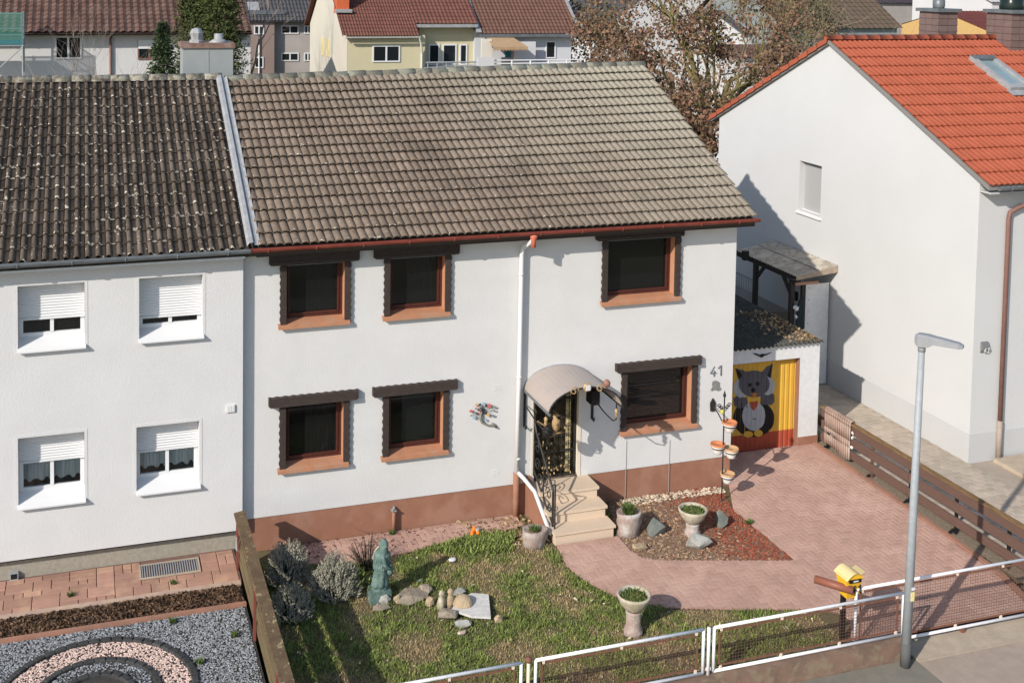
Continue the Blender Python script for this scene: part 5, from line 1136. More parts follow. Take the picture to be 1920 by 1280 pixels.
body.v = [(p_[0]+.06*max(0, (p_[2]-sz-.2)/.6)**1.2, p_[1], p_[2]) for p_ in body.v]; body.build('robe', m_stat, st, True)
hx, hy, hz = sx+.075, sy-.02, sz+.90
mb = MB(); mb.lathe([(.02,-.085),(.05,-.06),(.058,-.01),(.055,.04),(.03,.075),(.006,.083)], (hx,hy,hz), 16, 1., 1.1); mb.rock((hx+.02,hy-.055,hz-.02), (.012,.014,.018), 1, 1, .05, False); mb.build('head', m_stat, st, True)
mb = MB(); mb.lathe([(.10,-.21),(.075,-.10),(.068,-.02),(.066,.04),(.04,.085),(.01,.095)], (hx-.018,hy+.018,hz), 16, 1., 1.05, fn=lambda a, z: 1+.05*math.sin(6*a)); mb.build('veil', m_stat, st, True)
mb = MB(); mb.tube([(sx+.02,sy-.085,sz+.74), (sx+.05,sy-.13,sz+.60), (sx+.13,sy-.14,sz+.53), (sx+.16,sy-.12,sz+.52)], [.036,.034,.026,.02], 8); mb.tube([(sx+.09,sy+.07,sz+.74), (sx+.15,sy+.05,sz+.60), (sx+.16,sy-.04,sz+.53)], [.036,.032,.022], 8); mb.build('arm', m_stat, st, True)
MB().lathe([(.03,-.10),(.055,-.05),(.05,.02),(.025,.06),(.035,.085)], (sx+.155,sy-.07,sz+.49), 12).build('jug', m_stat, st, True)
MB().tube([(sx-.11,sy+.06,sz+.64), (sx-.07,sy+.08,sz+.76), (sx-.0,sy+.09,sz+.83)], .016, 6).build('bundle', m_bowl, st)
# orange lanterns in the leaves by the wall
p = PG(890, 1000)
for k, (dx_, dy_, dz_) in enumerate(((-.03,0,.03), (-.07,-.06,.02), (.04,-.07,.02), (.0,.02,.07))): 
    mb = MB(); mb.rock((p.x+dx_, p.y+dy_, gz(p.y)+dz_+.02), (.042,.042,.042), k, 2, .08, False); single(mb, 'orange_ball', M('orange_gloss', (.80,.19,.02), rough=.4), 'bright orange ball in the leaf heap by the plinth', 'ball', 'orange balls in the leaf heap', True)
mb = MB(); mb.rock((p.x+.07, p.y+.02, gz(p.y)+.06), (.08,.05,.045), 8, 2, .2, False); single(mb, 'stone', m_pst, 'pale stone among the orange balls', 'stone')
# wall ornament: branch with coloured discs
wo = thing('wall_ornament', 'metal branch wall ornament with small coloured leaf discs', 'ornament', PY(905, 790, -.02)); random.seed(12)
def wp(cx, cy): q_ = PY(860+cx/6.4, 720+cy/6.4, -.035); return (q_.x, -.035, q_.z)
MB().tube([wp(455,520), wp(415,495), wp(340,492), wp(285,460), wp(260,420), wp(265,360), wp(285,310)], [.02,.016,.018,.026,.028,.022,.012], 8).build('stem', M('olive_metal', (.18,.18,.135), (.25,.25,.21), 20, .6), wo, True)
MB().tube([wp(400,465), wp(430,490), wp(452,522)], [.012,.022,.012], 6).build('stem_foot', M('olive_metal2', (.17,.16,.14), rough=.6), wo, True)
cols = {'r': (.55,.14,.13), 'b': (.30,.42,.52), 'k': (.03,.03,.03), 'o': (.62,.36,.16), 'g': (.20,.22,.22), 'p': (.60,.30,.26)}
mcol = {k: M('disc_'+k, v, rough=.5) for k, v in cols.items()}
for (cx, cy, r, k) in ((145,320,.03,'r'), (185,395,.034,'b'), (210,245,.026,'o'), (205,290,.02,'g'), (255,240,.02,'k'), (298,235,.034,'b'), (290,310,.035,'k'), (365,255,.038,'r'), (330,260,.02,'k'), (425,272,.03,'g'), (425,315,.022,'g'), (350,365,.032,'o'), (405,375,.03,'g'), (190,340,.026,'g'), (245,335,.024,'p'), (150,375,.018,'g'), (265,265,.026,'g'), (320,425,.022,'b'), (330,345,.016,'k'), (240,275,.02,'p')):
    x, y_, z = wp(cx, cy); n = 10; a0 = random.uniform(0, 3)
    mb = MB(); mb.prism([(x+r*math.cos(2*pi*j/n)*(1.2 if k == 'g' else 1), -.05, z+r*math.sin(2*pi*j/n)*(.7 if k == 'g' else 1)) for j in range(n)], (0,.012,0)); mb.build('disc', mcol[k], wo)
    MB().tube([(x,-.04,z), wp(272, 350)], .004, 4).build('twig', m_iron, wo)
# bronze bird on twigs hanging under the canopy front corner
bp_ = PY(1043, 795, -.75); bo = thing('bronze_bird', 'bronze bird figure on a bundle of twigs hanging at the doorway', 'ornament', bp_)
bx_, by_, bz_ = bp_
MB().lathe([(.02,-.14),(.07,-.08),(.085,.0),(.075,.08),(.06,.11),(.068,.15),(.05,.19),(.01,.21)], (bx_,by_,bz_), 16, 1, .8, fn=lambda a, z: 1+.06*math.sin(7*a)).build('body', m_bronze, bo, True)
MB().lathe([(.03,0),(.032,.03),(.01,.04)], (bx_+.02,by_-.07,bz_+.13), 8).build('face', m_black, bo)
random.seed(4); mb = MB()
for k in range(16):
    a = random.uniform(-1.5, 1.5); l = random.uniform(.12, .22); mb.tube([(bx_-.02,by_,bz_-.18), (bx_-.02+math.sin(a)*l, by_+random.uniform(-.06,.06), bz_-.18-math.cos(a)*l*random.uniform(-.5,.7))], [.012,.004], 5)
mb.build('twigs', m_bronze, bo)
MB().tube([(bx_-.38,by_,bz_+.1), (bx_-.2,by_,bz_-.03), (bx_,by_,bz_-.12)], .013, 6).build('branch', m_bronze, bo)
MB().lathe([(.02,-.12),(.09,-.07),(.11,0),(.07,.09),(.02,.12)], (bx_-.17,by_,bz_-.12), 14).build('bell', m_black, bo, True)
MB().tube([(bx_,by_,bz_+.2), (bx_,by_-.0,2.02)], .006, 5).build('chain', m_iron, bo)
# ================================================================== VEGETATION
random.seed(21)
m_g1 = M('grass_green', (.175,.215,.055), rough=.75, rnd=.55); m_g2 = M('grass_olive', (.33,.305,.115), rough=.8, rnd=.45); m_g3 = M('grass_straw', (.385,.285,.15), rough=.85, rnd=.45)
rubble = [(p.x, p.y) for p in (PG(*q) for q in ((680,1120),(700,1150),(800,1175),(860,1195),(930,1175),(922,1120),(860,1105),(780,1090)))]
def lawn_ok(x, y):
    if pip(x, y, drive) or pip(x, y, bed) or pip(x, y, strip): return False
    if x > 8.9 and y > -5.5 : return False
    if y > -.75 and x > 4.4: return random.random() < .15
    if 5.45 < x < 6.9 and y > -1.32: return False
    if y > -.35: return False
    if pip(x, y, rubble): return random.random() < .45
    return True
clump0 = lambda x, y: noise.noise(Vector((x*5.5, y*5.5, 2)))+.5*noise.noise(Vector((x*13, y*13, 7)))
gm = MB(); cnt = 0
while cnt < 85000:
    x, y = random.uniform(0.0, 9.3), random.uniform(-5.56, -.3)
    if not lawn_ok(x, y): continue
    n1 = noise.noise(Vector((x*1.1, y*1.1, 0)))+.45*noise.noise(Vector((x*3.7, y*3.7, 4))); dens = noise.noise(Vector((x*2.3, y*2.3, 9)))
    if random.random() < .8*max(0, -clump0(x, y)-.15): cnt += 1; continue
    clump = noise.noise(Vector((x*5.5, y*5.5, 2)))+.5*noise.noise(Vector((x*13, y*13, 7)))
    brown = .05+n1*1.25+(.32 if 3.2 < x < 5.3 and -2.6 < y < -.9 else 0)+(.22 if x > 5.6 and y < -4.6 else -.02)+random.gauss(0, .13)
    gm.cur = 2 if brown > .44 else (1 if brown > .12 else 0)
    h = random.uniform(.02, .05)*(1.3 if gm.cur == 0 else .8)*max(.35, 1.15+1.5*clump); a = random.uniform(0, 6.28); ln = random.uniform(.25, 1.2); wv = random.uniform(.004, .008)*(1 if gm.cur == 0 else .7)
    z = gz(y)-.035; b = Vector((x, y, z)); s = Vector((-math.sin(a), math.cos(a), 0))*wv; mid = b+Vector((math.cos(a)*h*ln*.4, math.sin(a)*h*ln*.4, h*.7)); t = b+Vector((math.cos(a)*h*ln*1.1, math.sin(a)*h*ln*1.1, h*random.uniform(.6, 1.)))
    gm.add([b-s, b+s, mid+s*.8, t, mid-s*.8], [(0,1,2,4),(4,2,3)]); cnt += 1
props(gm.build('grass', [m_g1, m_g2, m_g3], None), 'patchy green and straw coloured lawn grass', 'grass', None, 'stuff')
chips(150, lambda: (lambda x, y: (x, y) if lawn_ok(x, y) else None)(random.uniform(.3, 8.8), random.uniform(-5.4, -.7)), lambda x, y: gz(y)+.02, .025, .08, 'lawn_litter', M('pale_litter', (.50,.42,.31), rough=.9, rnd=.5), 'small pale leaves and bits scattered on the lawn', 'litter', 36, .3, .45)
# broad leaf weeds along the paved strip
wm2 = MB()
for _ in range(1500):
    u, v = random.choice(((random.uniform(790,960), random.uniform(1008,1035)), (random.uniform(840,960), random.uniform(1000,1020))))
    p = PG(u, v)
    if pip(p.x, p.y, strip): continue
    tuft(wm2, (p.x, p.y, gz(p.y)-.03), .05, 3, .10, .7, .012)
props(wm2.build('ground_cover', m_g1, None), 'low green weeds along the lawn edge near the orange balls', 'weeds', None, 'stuff')
def bedf():
    x, y = random.uniform(6.6, 10), random.uniform(-3.3, .0); return (x, y) if pip(x, y, bed) else None
xa = PG(1330, 1000).x
chips(1500, lambda: (lambda q: q if q and q[0] < xa+random.gauss(0, .5) else None)(bedf()), lambda x, y: gz(y)-.02, .03, .11, 'straw_mulch', M('straw', (.37,.25,.155), rough=1, rnd=.45), 'dry straw and bark litter in the planting bed', 'mulch', 31, .25, .22)
chips(5500, lambda: (lambda q: q if q and q[0] > xa+random.gauss(0, .35) else None)(bedf()), lambda x, y: gz(y)-.022, .015, .055, 'red_mulch', M('red_chip', (.33,.085,.045), rough=1, rnd=.5), 'rusty red bark at the bed point', 'mulch', 32, .3, .5)
pebbles(330, lambda: (random.uniform(7.5, 9.75), random.uniform(-.30, -.02)), lambda x, y: gz(y), .02, .05, 'pebbles', M('cream_pebble', (.46,.38,.29), rough=.9, rnd=.4), 'cream and rose pebbles along the plinth', 'pebbles', 33)
chips(420, lambda: (random.uniform(4.1, 5.5), random.uniform(-1.1, -.05)), lambda x, y: gz(y)-.01, .03, .12, 'dry_leaves', m_leaf, 'dry leaves and litter beside the steps', 'leaves', 34, .35, .6)
chips(130, lambda: (random.uniform(.8, 4.6), random.uniform(-.6, -.05)), lambda x, y: gz(y)+.004, .02, .07, 'dry_leaves', M('dark_leaf', (.13,.05,.035), rough=.9, rnd=.6), 'scattered dark leaves on the paved strip', 'leaves', 35, .3, .6)
for k, (u, v) in enumerate(((735,1000), (1405,980), (1195,985))):
    p = PG(u, v); mb = MB(); tuft(mb, (p.x, p.y, gz(p.y)), .06, 60, .07, .9, .012); single(mb, 'weed', m_green, ('small green weed on the paved strip below the standpipe', 'small green weed at the bed edge by the drive', 'green weed behind the tall stump planter')[k], 'weed')
for k, (x, y, lab) in enumerate(((-1.25,-.93,'green weed between slabs below the grate'), (-2.9,-.84,'tiny weed in a slab joint of the left path'), (-1.35,-2.1,'weed at the red kerb in the gravel garden'), (-.45,-2.75,'weed in grey gravel beside the plank fence'), (-1.05,-3.3,'weed growing at the outer charcoal ring'))):
    mb = MB(); tuft(mb, (x, y, ZL), .05, 50, .07, .9, .010); single(mb, 'weed', m_green, lab, 'weed')
# grey lavender shrubs
m_lav = M('lavender_grey', (.31,.295,.225), rough=.9, rnd=.35); m_lavd = M('lavender_stem', (.055,.055,.042), rough=1, rnd=.3)
def lavender(c, r, n, seed, name, label):
    random.seed(seed); t = thing(name, label, 'shrub', (c[0], c[1], c[2])); st_ = MB(); fo = MB()
    for _ in range(n):
        a = random.uniform(0, 6.28); el = math.acos(random.uniform(.05, 1)); k = random.uniform(.65, 1.05)*(1+.18*noise.noise(Vector((a*1.3, el*2, seed))))
        d = Vector((math.sin(el)*math.cos(a)*r[0], math.sin(el)*math.sin(a)*r[1], math.cos(el)*r[2]+.06)); tip = Vector(c)+d*k
        base = Vector(c)+Vector((d.x*.15, d.y*.15, .0))
        if random.random() < .25: st_.tube([base, (base+tip)/2+Vector((0,0,.03)), tip], [.008,.005,.003], 3, cap=False)
        up = (d.normalized()+Vector((0,0,.9))).normalized(); L_ = random.uniform(.06, .13)
        for q in range(7):
            o_ = tip+up*(L_*(q/7-.4)); aa = random.uniform(0, 6.28); s = up.orthogonal().normalized(); s.rotate(Matrix.Rotation(aa, 3, up)); l = random.uniform(.018, .034)
            e = (s*.8+up*.8).normalized()*l; wv = up.cross(s)*.006
            fo.add([o_-wv, o_+wv, o_+e+wv*.5, o_+e-wv*.5], [(0,1,2,3)])
    fo.build('foliage', m_lav, t); st_.build('stems', m_lavd, t)
def LG(u, v): p = PG(u, v); return (p.x, p.y, gz(p.y)-.03)
lavender(LG(540, 1090), (.40,.36,.62), 1300, 1, 'lavender_shrub', 'grey lavender shrub between plank fence and brown plinth')
lavender(LG(628, 1115), (.42,.38,.62), 1400, 2, 'lavender_shrub', 'grey lavender shrub nearest the green statue')
lavender(LG(545, 1150), (.36,.40,.40), 700, 3, 'lavender_shrub', 'lower lavender shrub in the shadow of the plank fence')
random.seed(40)
def brush(c, n, h, sp, mat, name, label, leaf=None):
    t = thing(name, label, 'shrub', c); mb = MB(); lf2 = MB()
    for _ in range(n):
        a = random.uniform(0, 6.28); r = random.uniform(.2, 1); tip = Vector(c)+Vector((math.cos(a)*sp*r, math.sin(a)*sp*r, h*random.uniform(.5, 1.1))); b = Vector(c)+Vector((math.cos(a)*.08, math.sin(a)*.08, -.02)); m_ = b.lerp(tip, .5)+Vector((0,0,.05)); mb.tube([b, m_, tip], [.006,.004,.002], 3, cap=False)
        for q in range(3):
            e = tip.lerp(m_, random.random()); f_ = e+Vector((random.gauss(0,.08), random.gauss(0,.08), random.uniform(0,.08))); mb.tube([e, f_], [.003,.0015], 3, cap=False)
            if leaf: tuft(lf2, (f_.x, f_.y, f_.z-.03), .02, 4, .06, .9, .008)
    mb.build('twigs', mat, t)
    if lf2.v: lf2.build('foliage', leaf, t)
brush(LG(690, 1065), 80, .55, .42, M('dark_twig', (.035,.028,.022), rough=1), 'dry_shrub', 'bare dark twiggy shrub behind the statue')
brush(LG(665, 1100), 50, .35, .35, M('green_twig', (.05,.07,.03), rough=1), 'leafy_shrub', 'long leafed green plant left of the statue', m_g1)

# ---------------------------------------------------------------- trees
def limb(mb, p, d, L_, r, depth, tips, seed_fn, spread=.6, up=.12, tiplen=.5):
    n = 4; pts = [Vector(p)]; d = Vector(d).normalized()
    for i in range(n):
        d = (d+Vector((random.gauss(0,.13), random.gauss(0,.13), random.gauss(0,.10)+up*.2))).normalized(); pts.append(pts[-1]+d*(L_/n))
    mb.tube(pts, [r*(1-.55*i/n) for i in range(n+1)], 6 if r > .05 else (5 if r > .02 else 3), cap=False)
    if depth == 0 or L_ < .25: tips.append((pts[-1].copy(), d.copy())); tips.append((pts[2].copy(), d.copy())); return
    k = random.choice((2, 3, 3))
    for i in range(k):
        t = random.choice((2, 3, 4, 4)) if i else 4
        ax = d.orthogonal().normalized(); ax.rotate(Matrix.Rotation(random.uniform(0, 6.28), 3, d)); nd = (d+ax*random.uniform(.35, 1.)*spread*1.5).normalized()
        limb(mb, pts[t], nd, L_*random.uniform(.62, .84), r*random.uniform(.42, .58), depth-1, tips, seed_fn, spread, up, tiplen)
m_barko = M('mossy_bark', (.12,.10,.045), (.17,.15,.055), 4, 1, .8, 30); m_oakl = M('brown_oak_leaf', (.150,.100,.055), rough=.9, rnd=.5); m_oakl2 = M('russet_leaf', (.19,.105,.070), rough=.9, rnd=.45)
def leaf_cloud(mb, tips, per, rad_, l0, l1, mats=1):
    for (p, d) in tips:
        for _ in range(per):
            c = p+Vector((random.gauss(0,rad_), random.gauss(0,rad_), random.gauss(0,rad_))); a = Vector((random.gauss(0,1), random.gauss(0,1), random.gauss(0,.6))).normalized(); b = a.orthogonal().normalized(); b.rotate(Matrix.Rotation(random.uniform(0,6.28), 3, a)); l = random.uniform(l0, l1)
            e = a.cross(b)*l*.12
            mb.cur = random.randrange(mats); mb.add([c-b*l*.5, c+a.cross(b)*l*.28+e*.3, c+b*l*.5+a*l*.15, c-a.cross(b)*l*.28], [(0,1,2,3)])
random.seed(77)
oy = 16.5; op = PY(1322, 235, oy); oak = thing('oak_tree', 'large oak with mossy branches and withered brown leaves', 'tree', (op.x, oy, -.78))
mb = MB(); tips = []; base = Vector((op.x-.1, oy, -.78)); mid = Vector((op.x, oy, 4.4)); mb.tube([base, base.lerp(mid, .5)+Vector((.1,0,0)), mid], [.42,.33,.29], 10, cap=False)
for (dx_, dy_, dz_, L_, r) in ((-.10,.1,1.,2.5,.20), (.25,-.1,1.,2.4,.17), (-.9,-.2,.75,2.2,.12), (.9,.1,.65,2.3,.12), (-1.,.3,.30,2.0,.10), (.9,-.3,.25,1.9,.09), (-.5,-.8,.6,2.0,.10), (.3,.9,.7,2.0,.10), (-.9,-.2,-.05,1.7,.07), (-.3,-.6,1.,2.4,.12), (.5,-.5,.8,2.2,.10), (-1.,0,.55,2.3,.11), (-.6,-.5,.1,1.6,.07)):
    limb(mb, mid+Vector((dx_*.15, dy_*.15, random.uniform(-1.3,.3) if dz_ < .4 else random.uniform(-.4,.3))), (dx_,dy_,dz_), L_, r, 4, tips, None, .62, .15)
mb.build('trunk', m_barko, oak, True)
lo_t = [t for t in tips if t[0].z < 8.2+random.gauss(0, 1.2) and t[0].x < op.x+1.2+random.gauss(0, .8)]; random.shuffle(lo_t)
lm = MB(); leaf_cloud(lm, lo_t[:int(len(lo_t)*.9)], 30, .22, .10, .20, 2); leaf_cloud(lm, [t for t in tips if random.random() < .45], 12, .20, .09, .16, 2); lm.build('crown', [m_oakl, m_oakl2], oak)
# dark evergreen low shrub under the oak
m_ever = M('dark_evergreen', (.022,.040,.016), rough=.8, rnd=.5); m_spr = M('spruce', (.040,.062,.026), rough=.85, rnd=.5); m_cyp = M('conifer_green', (.062,.078,.024), rough=.85, rnd=.5)
def bushy(c, r, n, mat, name, label, l=(.06,.13), cat='bush', seed=1):
    random.seed(seed); t = thing(name, label, cat, (c[0], c[1], c[2]-r[2])); mb = MB()
    for _ in range(n):
        v = Vector((random.gauss(0,1), random.gauss(0,1), random.gauss(0,1))).normalized(); k = (.55+.45*random.random())*(1+.35*noise.noise(v*2.2+Vector((seed,0,0)))); p = Vector(c)+Vector((v.x*r[0], v.y*r[1], v.z*r[2]))*k
        leaf_cloud(mb, [(p, v)], 1, .02, *l)
    mb.build('foliage', mat, t); MB().tube([(c[0],c[1],c[2]-r[2]-.3), (c[0],c[1],c[2])], [.12,.05], 6).build('stem', m_barko, t)
q = PY(1300, 205, 19); bushy((q.x, 19, 4.6), (1.3,1.0,1.5), 2600, m_ever, 'evergreen_bush', 'dark evergreen bush below the oak branches', seed=3)
q = PY(1290, 260, 13.5); bushy((q.x+.3, 13.5, 2.2), (1.2,.9,1.7), 2200, m_ever, 'evergreen_bush', 'dark evergreen bush in the gap between both houses', seed=4)
def conifer(x, y, z0, z1, R_, n, mat, label, seed, column=False):
    random.seed(seed); t = thing('conifer', label, 'tree', (x, y, z0)); mb = MB(); br_ = MB()
    br_.tube([(x,y,z0), (x,y,z1-.1)], [.16,.02], 6, cap=False)
    for _ in range(n):
        h = random.random()**(.75 if column else 1.0); z = z0+(z1-z0)*(.12+.88*h); a = random.uniform(0, 6.28)
        prof_ = (1-h)**.8 if not column else min(1., (1-h)*2.4)**.6
        Lb = R_*prof_*random.uniform(.55, 1.12)*(1+.3*noise.noise(Vector((a*1.5, h*6, seed))))+.05
        d = Vector((math.cos(a), math.sin(a), -.22 if not column else .55)).normalized(); p = Vector((x, y, z))
        if not column and random.random() < .35: br_.tube([p, p+d*Lb], [.02,.006], 3, cap=False)
        for k in range(9):
            tpos = p+d*Lb*random.uniform(.35, 1.); s = Vector((random.gauss(0,1), random.gauss(0,1), random.gauss(0,.5))).normalized(); l = random.uniform(.07, .16); wv = d.cross(s).normalized()*l*.35 if d.cross(s).length > .1 else Vector((.03,0,0))
            e = (s*.7+d*.8).normalized()*l; mb.add([tpos-wv, tpos+e*.5, tpos+e, tpos+e*.5-wv*1.2], [(0,1,2,3)])
    mb.build('foliage', mat, t); br_.build('trunk', m_barko, t)
q = PY(305, 40, 20); conifer(q.x, 20, -.78, q.z, 1.7, 1500, m_spr, 'slender young spruce behind the left ridge', 5)
q0 = PY(400, 0, 27); conifer(q0.x+.25, 27, -.78, 11.6, 1.25, 4200, m_cyp, 'tall dense conifer behind the grey chimney box', 6, True)
q0 = PY(368, 0, 27); conifer(q0.x-.1, 27.6, -.78, 10.7, 0.85, 2600, m_cyp, 'smaller dense conifer beside the tall conifer', 7, True)
def bare(x, y, z0, H_, r, label, seed, depth=4, name='bare_tree', mat=None):
    random.seed(seed); t = thing(name, label, 'tree', (x, y, z0)); mb = MB(); tips = []; mb.tube([(x,y,z0), (x+.05,y,z0+H_*.35)], [r,r*.8], 7, cap=False)
    for k in range(5): limb(mb, (x+.05,y,z0+H_*(.25+.02*k)), (random.gauss(0,.5), random.gauss(0,.5), 1), H_*.28, r*.6, depth, tips, None, .55, .3)
    mb.build('branches', mat or M('pale_bark_%d' % seed, (.21,.165,.13), (.28,.23,.19), 6, 1), t)
q = PY(150, 120, 24); bare(q.x, 24, -.78, 8.9, .09, 'bare thin shrub before the white brown roofed house', 8)
q = PY(455, 40, 38); bare(q.x, 38, -.78, 11.5, .16, 'bare pale tree beside the tall conifer', 9)
q = PY(1500, 100, 22); bare(q.x, 22, -.78, 9.8, .13, 'bare garden tree behind the orange ridge', 10)
q = PY(1395, 150, 26); bare(q.x, 26, -.78, 8.0, .12, 'bare small tree before the white far house', 13)

# ================================================================== BACKGROUND HOUSES
def ribroof(mb, e0, e1, r0, r1, ncol, nrow, h=.05, step=.03):
    e0, e1, r0, r1 = map(Vector, (e0, e1, r0, r1)); nrm = (e1-e0).cross(r0-e0).normalized(); N_ = ncol*4; rows = []
    for j in range(nrow):
        for (t, up) in ((j/nrow, step), ((j+1)/nrow, 0.)):
            rows.append([e0.lerp(e1, i/N_).lerp(r0.lerp(r1, i/N_), t)+nrm*(up+h*(0, .75, 1, .4)[i % 4]) for i in range(N_+1)])
    b = len(mb.v)
    for r_ in rows: mb.v += [tuple(p) for p in r_]
    for j in range(len(rows)-1):
        for i in range(N_): mb.f.append((b+j*(N_+1)+i, b+j*(N_+1)+i+1, b+(j+1)*(N_+1)+i+1, b+(j+1)*(N_+1)+i)); mb.mi.append(mb.cur)
def bwin(par, u0, v0, u1, v1, y, frame=m_pvc, shutter=0, mull=True, dark=m_black):
    a, b = PY(u0, v1, y), PY(u1, v0, y); w = thing_part('window', par, ((a.x+b.x)/2, y, a.z)); f = .07; mb = MB(); x0, x1, z0, z1 = a.x, b.x, a.z, b.z
    mb.box(x0, x1, y-.05, y+.04, z0, z0+f); mb.box(x0, x1, y-.05, y+.04, z1-f, z1); mb.box(x0, x0+f, y-.05, y+.04, z0+f, z1-f); mb.box(x1-f, x1, y-.05, y+.04, z0+f, z1-f)
    if mull: mb.box((x0+x1)/2-f*.6, (x0+x1)/2+f*.6, y-.05, y+.04, z0+f, z1-f)
    mb.build('frame', frame, w); MB().box(x0+f, x1-f, y-.02, y-.005, z0+f, z1-f).build('pane', m_fgl, w)
    if shutter: MB().box(x0+.02, x1-.02, y-.06, y-.04, z1-(z1-z0)*shutter, z1).build('shutter', m_pvc, w)
    return w
m_fgl = M('far_glass', (.012,.016,.018), rough=.06, spec=.5)
m_rib = M('brown_far_tile', (.125,.070,.054), (.095,.055,.043), 3, .85, rnd=0, c3=(.15,.09,.07), sc3=1.1); m_wallw = M('far_white', (.55,.545,.54), (.53,.525,.52), .8, .9); m_redt = M('red_brown_far_tile', (.165,.070,.052), (.13,.055,.042), 2.5, .85); m_greyr = M('grey_far_roof', (.075,.075,.08), (.06,.06,.064), 3, .85)
# white house with brown ribbed roof
by = 33.; ez = PY(250, 62, by-.5).z; bh = thing('row_house', 'white row house with brown ribbed roof behind the left ridge', 'house', (-3, by, -.78)); xa, xb = -16., PY(470, 62, by).x
mb = MB(); mb.box(xa, xb, by, by+7, -.78, ez+.15); mb.build('wall', m_wallw, bh)
mb = MB(); ribroof(mb, (xa,by-.5,ez), (xb,by-.5,ez), (xa,by+3.4,ez+1.9), (xb,by+3.4,ez+1.9), 64, 11, .07, .04); mb.add([(xa,by+3.4,ez+1.9),(xb,by+3.4,ez+1.9),(xb,by+7.6,ez),(xa,by+7.6,ez)], [(0,1,2,3)]); mb.add([(xa,by-.5,ez-.03),(xb,by-.5,ez-.03),(xb,by+3.4,ez+1.87),(xa,by+3.4,ez+1.87)], [(0,1,2,3)]); mb.build('roof', m_rib, bh)
gt = MB(); gutter(gt, xa, xb, by-.56, ez-.02, .07); gt.build('gutter', m_black, bh, True)
bwin(bh, 103, 68, 153, 111, by); bwin(bh, 258, 75, 302, 112, by, m_brpipe, .45)
q = PY(207, 62, by-.08); MB().tube([(q.x,by-.09,ez-.1), (q.x,by-.09,-.7)], .05, 8).build('downpipe', m_brpipe, bh, True)
# scaffolding with green net
sx0 = PY(42, 30, by-1.9).x; scf = thing('scaffold', 'scaffold with green net on the white row house', 'scaffold', (sx0-1.5, by-1.5, -.78)); ys_ = (by-1.9, by-.75)
ztop = PY(42, 24, by-1.9).z
for x in (sx0, sx0-2.5):
    for y in ys_: MB().tube([(x,y,-.78), (x,y,ztop)], .035, 6).build('standard', m_steel, scf)
for v in (26, 54, 66, 86):
    z = PY(20, v, by-1.9).z; MB().tube([(sx0-3,by-1.9,z), (sx0+.05,by-1.9,z)], .028, 6).build('ledger', m_steel, scf); MB().tube([(sx0,by-1.9,z), (sx0,by-.75,z)], .028, 6).build('transom', m_steel, scf)
z = PY(20, 84, by-1.9).z; MB().box(sx0-3, sx0, by-1.88, by-.8, z-.06, z).build('deck', M('grey_deck', (.35,.36,.36), rough=.8), scf); MB().box(sx0-2.9, sx0, by-1.92, by-1.90, z, z+.2).build('toe_board', M('blue_board', (.05,.14,.30), rough=.6), scf)
MB().tube([(sx0-2.4,by-1.9,z-2.4), (sx0,by-1.9,z-.1)], .025, 6).build('brace', m_steel, scf)
def netmat():
    mt = bpy.data.materials.new('green_net'); mt.use_nodes = True; t = mt.node_tree; b = t.nodes['Principled BSDF']; b.inputs['Base Color'].default_value = (.06,.24,.19,1); b.inputs['Roughness'].default_value = .9; b.inputs['Alpha'].default_value = .5; return mt
mb = MB(); mb.quad((sx0-3,by-1.95,z), (sx0,by-1.95,z), (sx0,by-1.95,ztop), (sx0-3,by-1.95,ztop)); mb.quad((sx0+.02,by-1.9,z), (sx0+.02,by-.75,z), (sx0+.02,by-.75,ztop), (sx0+.02,by-1.9,ztop)); mb.build('net', netmat(), scf)
# grey apartment block
gy = 52.; ab = thing('apartment_block', 'grey apartment block with dark roof behind the conifers', 'building', (9, gy, -.78)); ez = PY(500, 40, gy-.5).z; xa, xb = PY(400, 60, gy).x, PY(640, 60, gy).x
m_gw = M('grey_render', (.40,.365,.335), (.33,.30,.275), .5, .9); m_gp = M('mauve_render', (.27,.205,.18), (.24,.18,.16), .5, .9)
MB().box(xa, xb, gy, gy+11, -.78, ez+.1).build('wall', m_gw, ab); a_, b_ = PY(457, 60, gy-.6).x, PY(515, 60, gy-.6).x; MB().box(a_, b_, gy-.5, gy+1, -.78, ez+.05).build('stair_bay', m_gp, ab)
mb = MB(); ribroof(mb, (xa,gy-.7,ez), (xb,gy-.7,ez), (xa,gy+6,ez+4.4), (xb,gy+6,ez+4.4), 36, 18, .05, .03); mb.add([(xa,gy+6,ez+4.4),(xb,gy+6,ez+4.4),(xb,gy+12,ez),(xa,gy+12,ez)], [(0,1,2,3)]); mb.add([(xa,gy-.7,ez-.03),(xb,gy-.7,ez-.03),(xb,gy+6,ez+4.35),(xa,gy+6,ez+4.35)], [(0,1,2,3)]); mb.build('roof', m_greyr, ab)
for r_ in ((527,48,560,64), (527,99,560,115), (570,48,584,64), (570,99,584,115), (438,99,446,116), (436,48,446,64)): bwin(ab, *r_, gy)
bwin(ab, 476, 48, 495, 65, gy-.5); bwin(ab, 477, 107, 494, 128, gy-.5)
p = onp(475, 13, (0,gy-.7,ez+.06), (0,-4.4/6.7,1)); MB().ob(p, (1,0,0), (0,6.7,4.4), (0,-4.4,6.7), .35, .45, .06).build('roof_window', m_zinc, ab)
p = PY(496, 30, gy); p = onp(492, 29, (0,gy-.7,ez+.06), (0,-4.4/6.7,1)); MB().box(p.x-.8, p.x+1.4, p.y-.03, p.y+.03, p.z+.05, p.z+.3).build('snow_guard', m_zincD, ab)
q = PY(486, 68, gy-.6); MB().tube([(q.x,gy-.58,q.z), (q.x,gy-.58,-.7)], .05, 6).build('downpipe', m_pvc, ab)
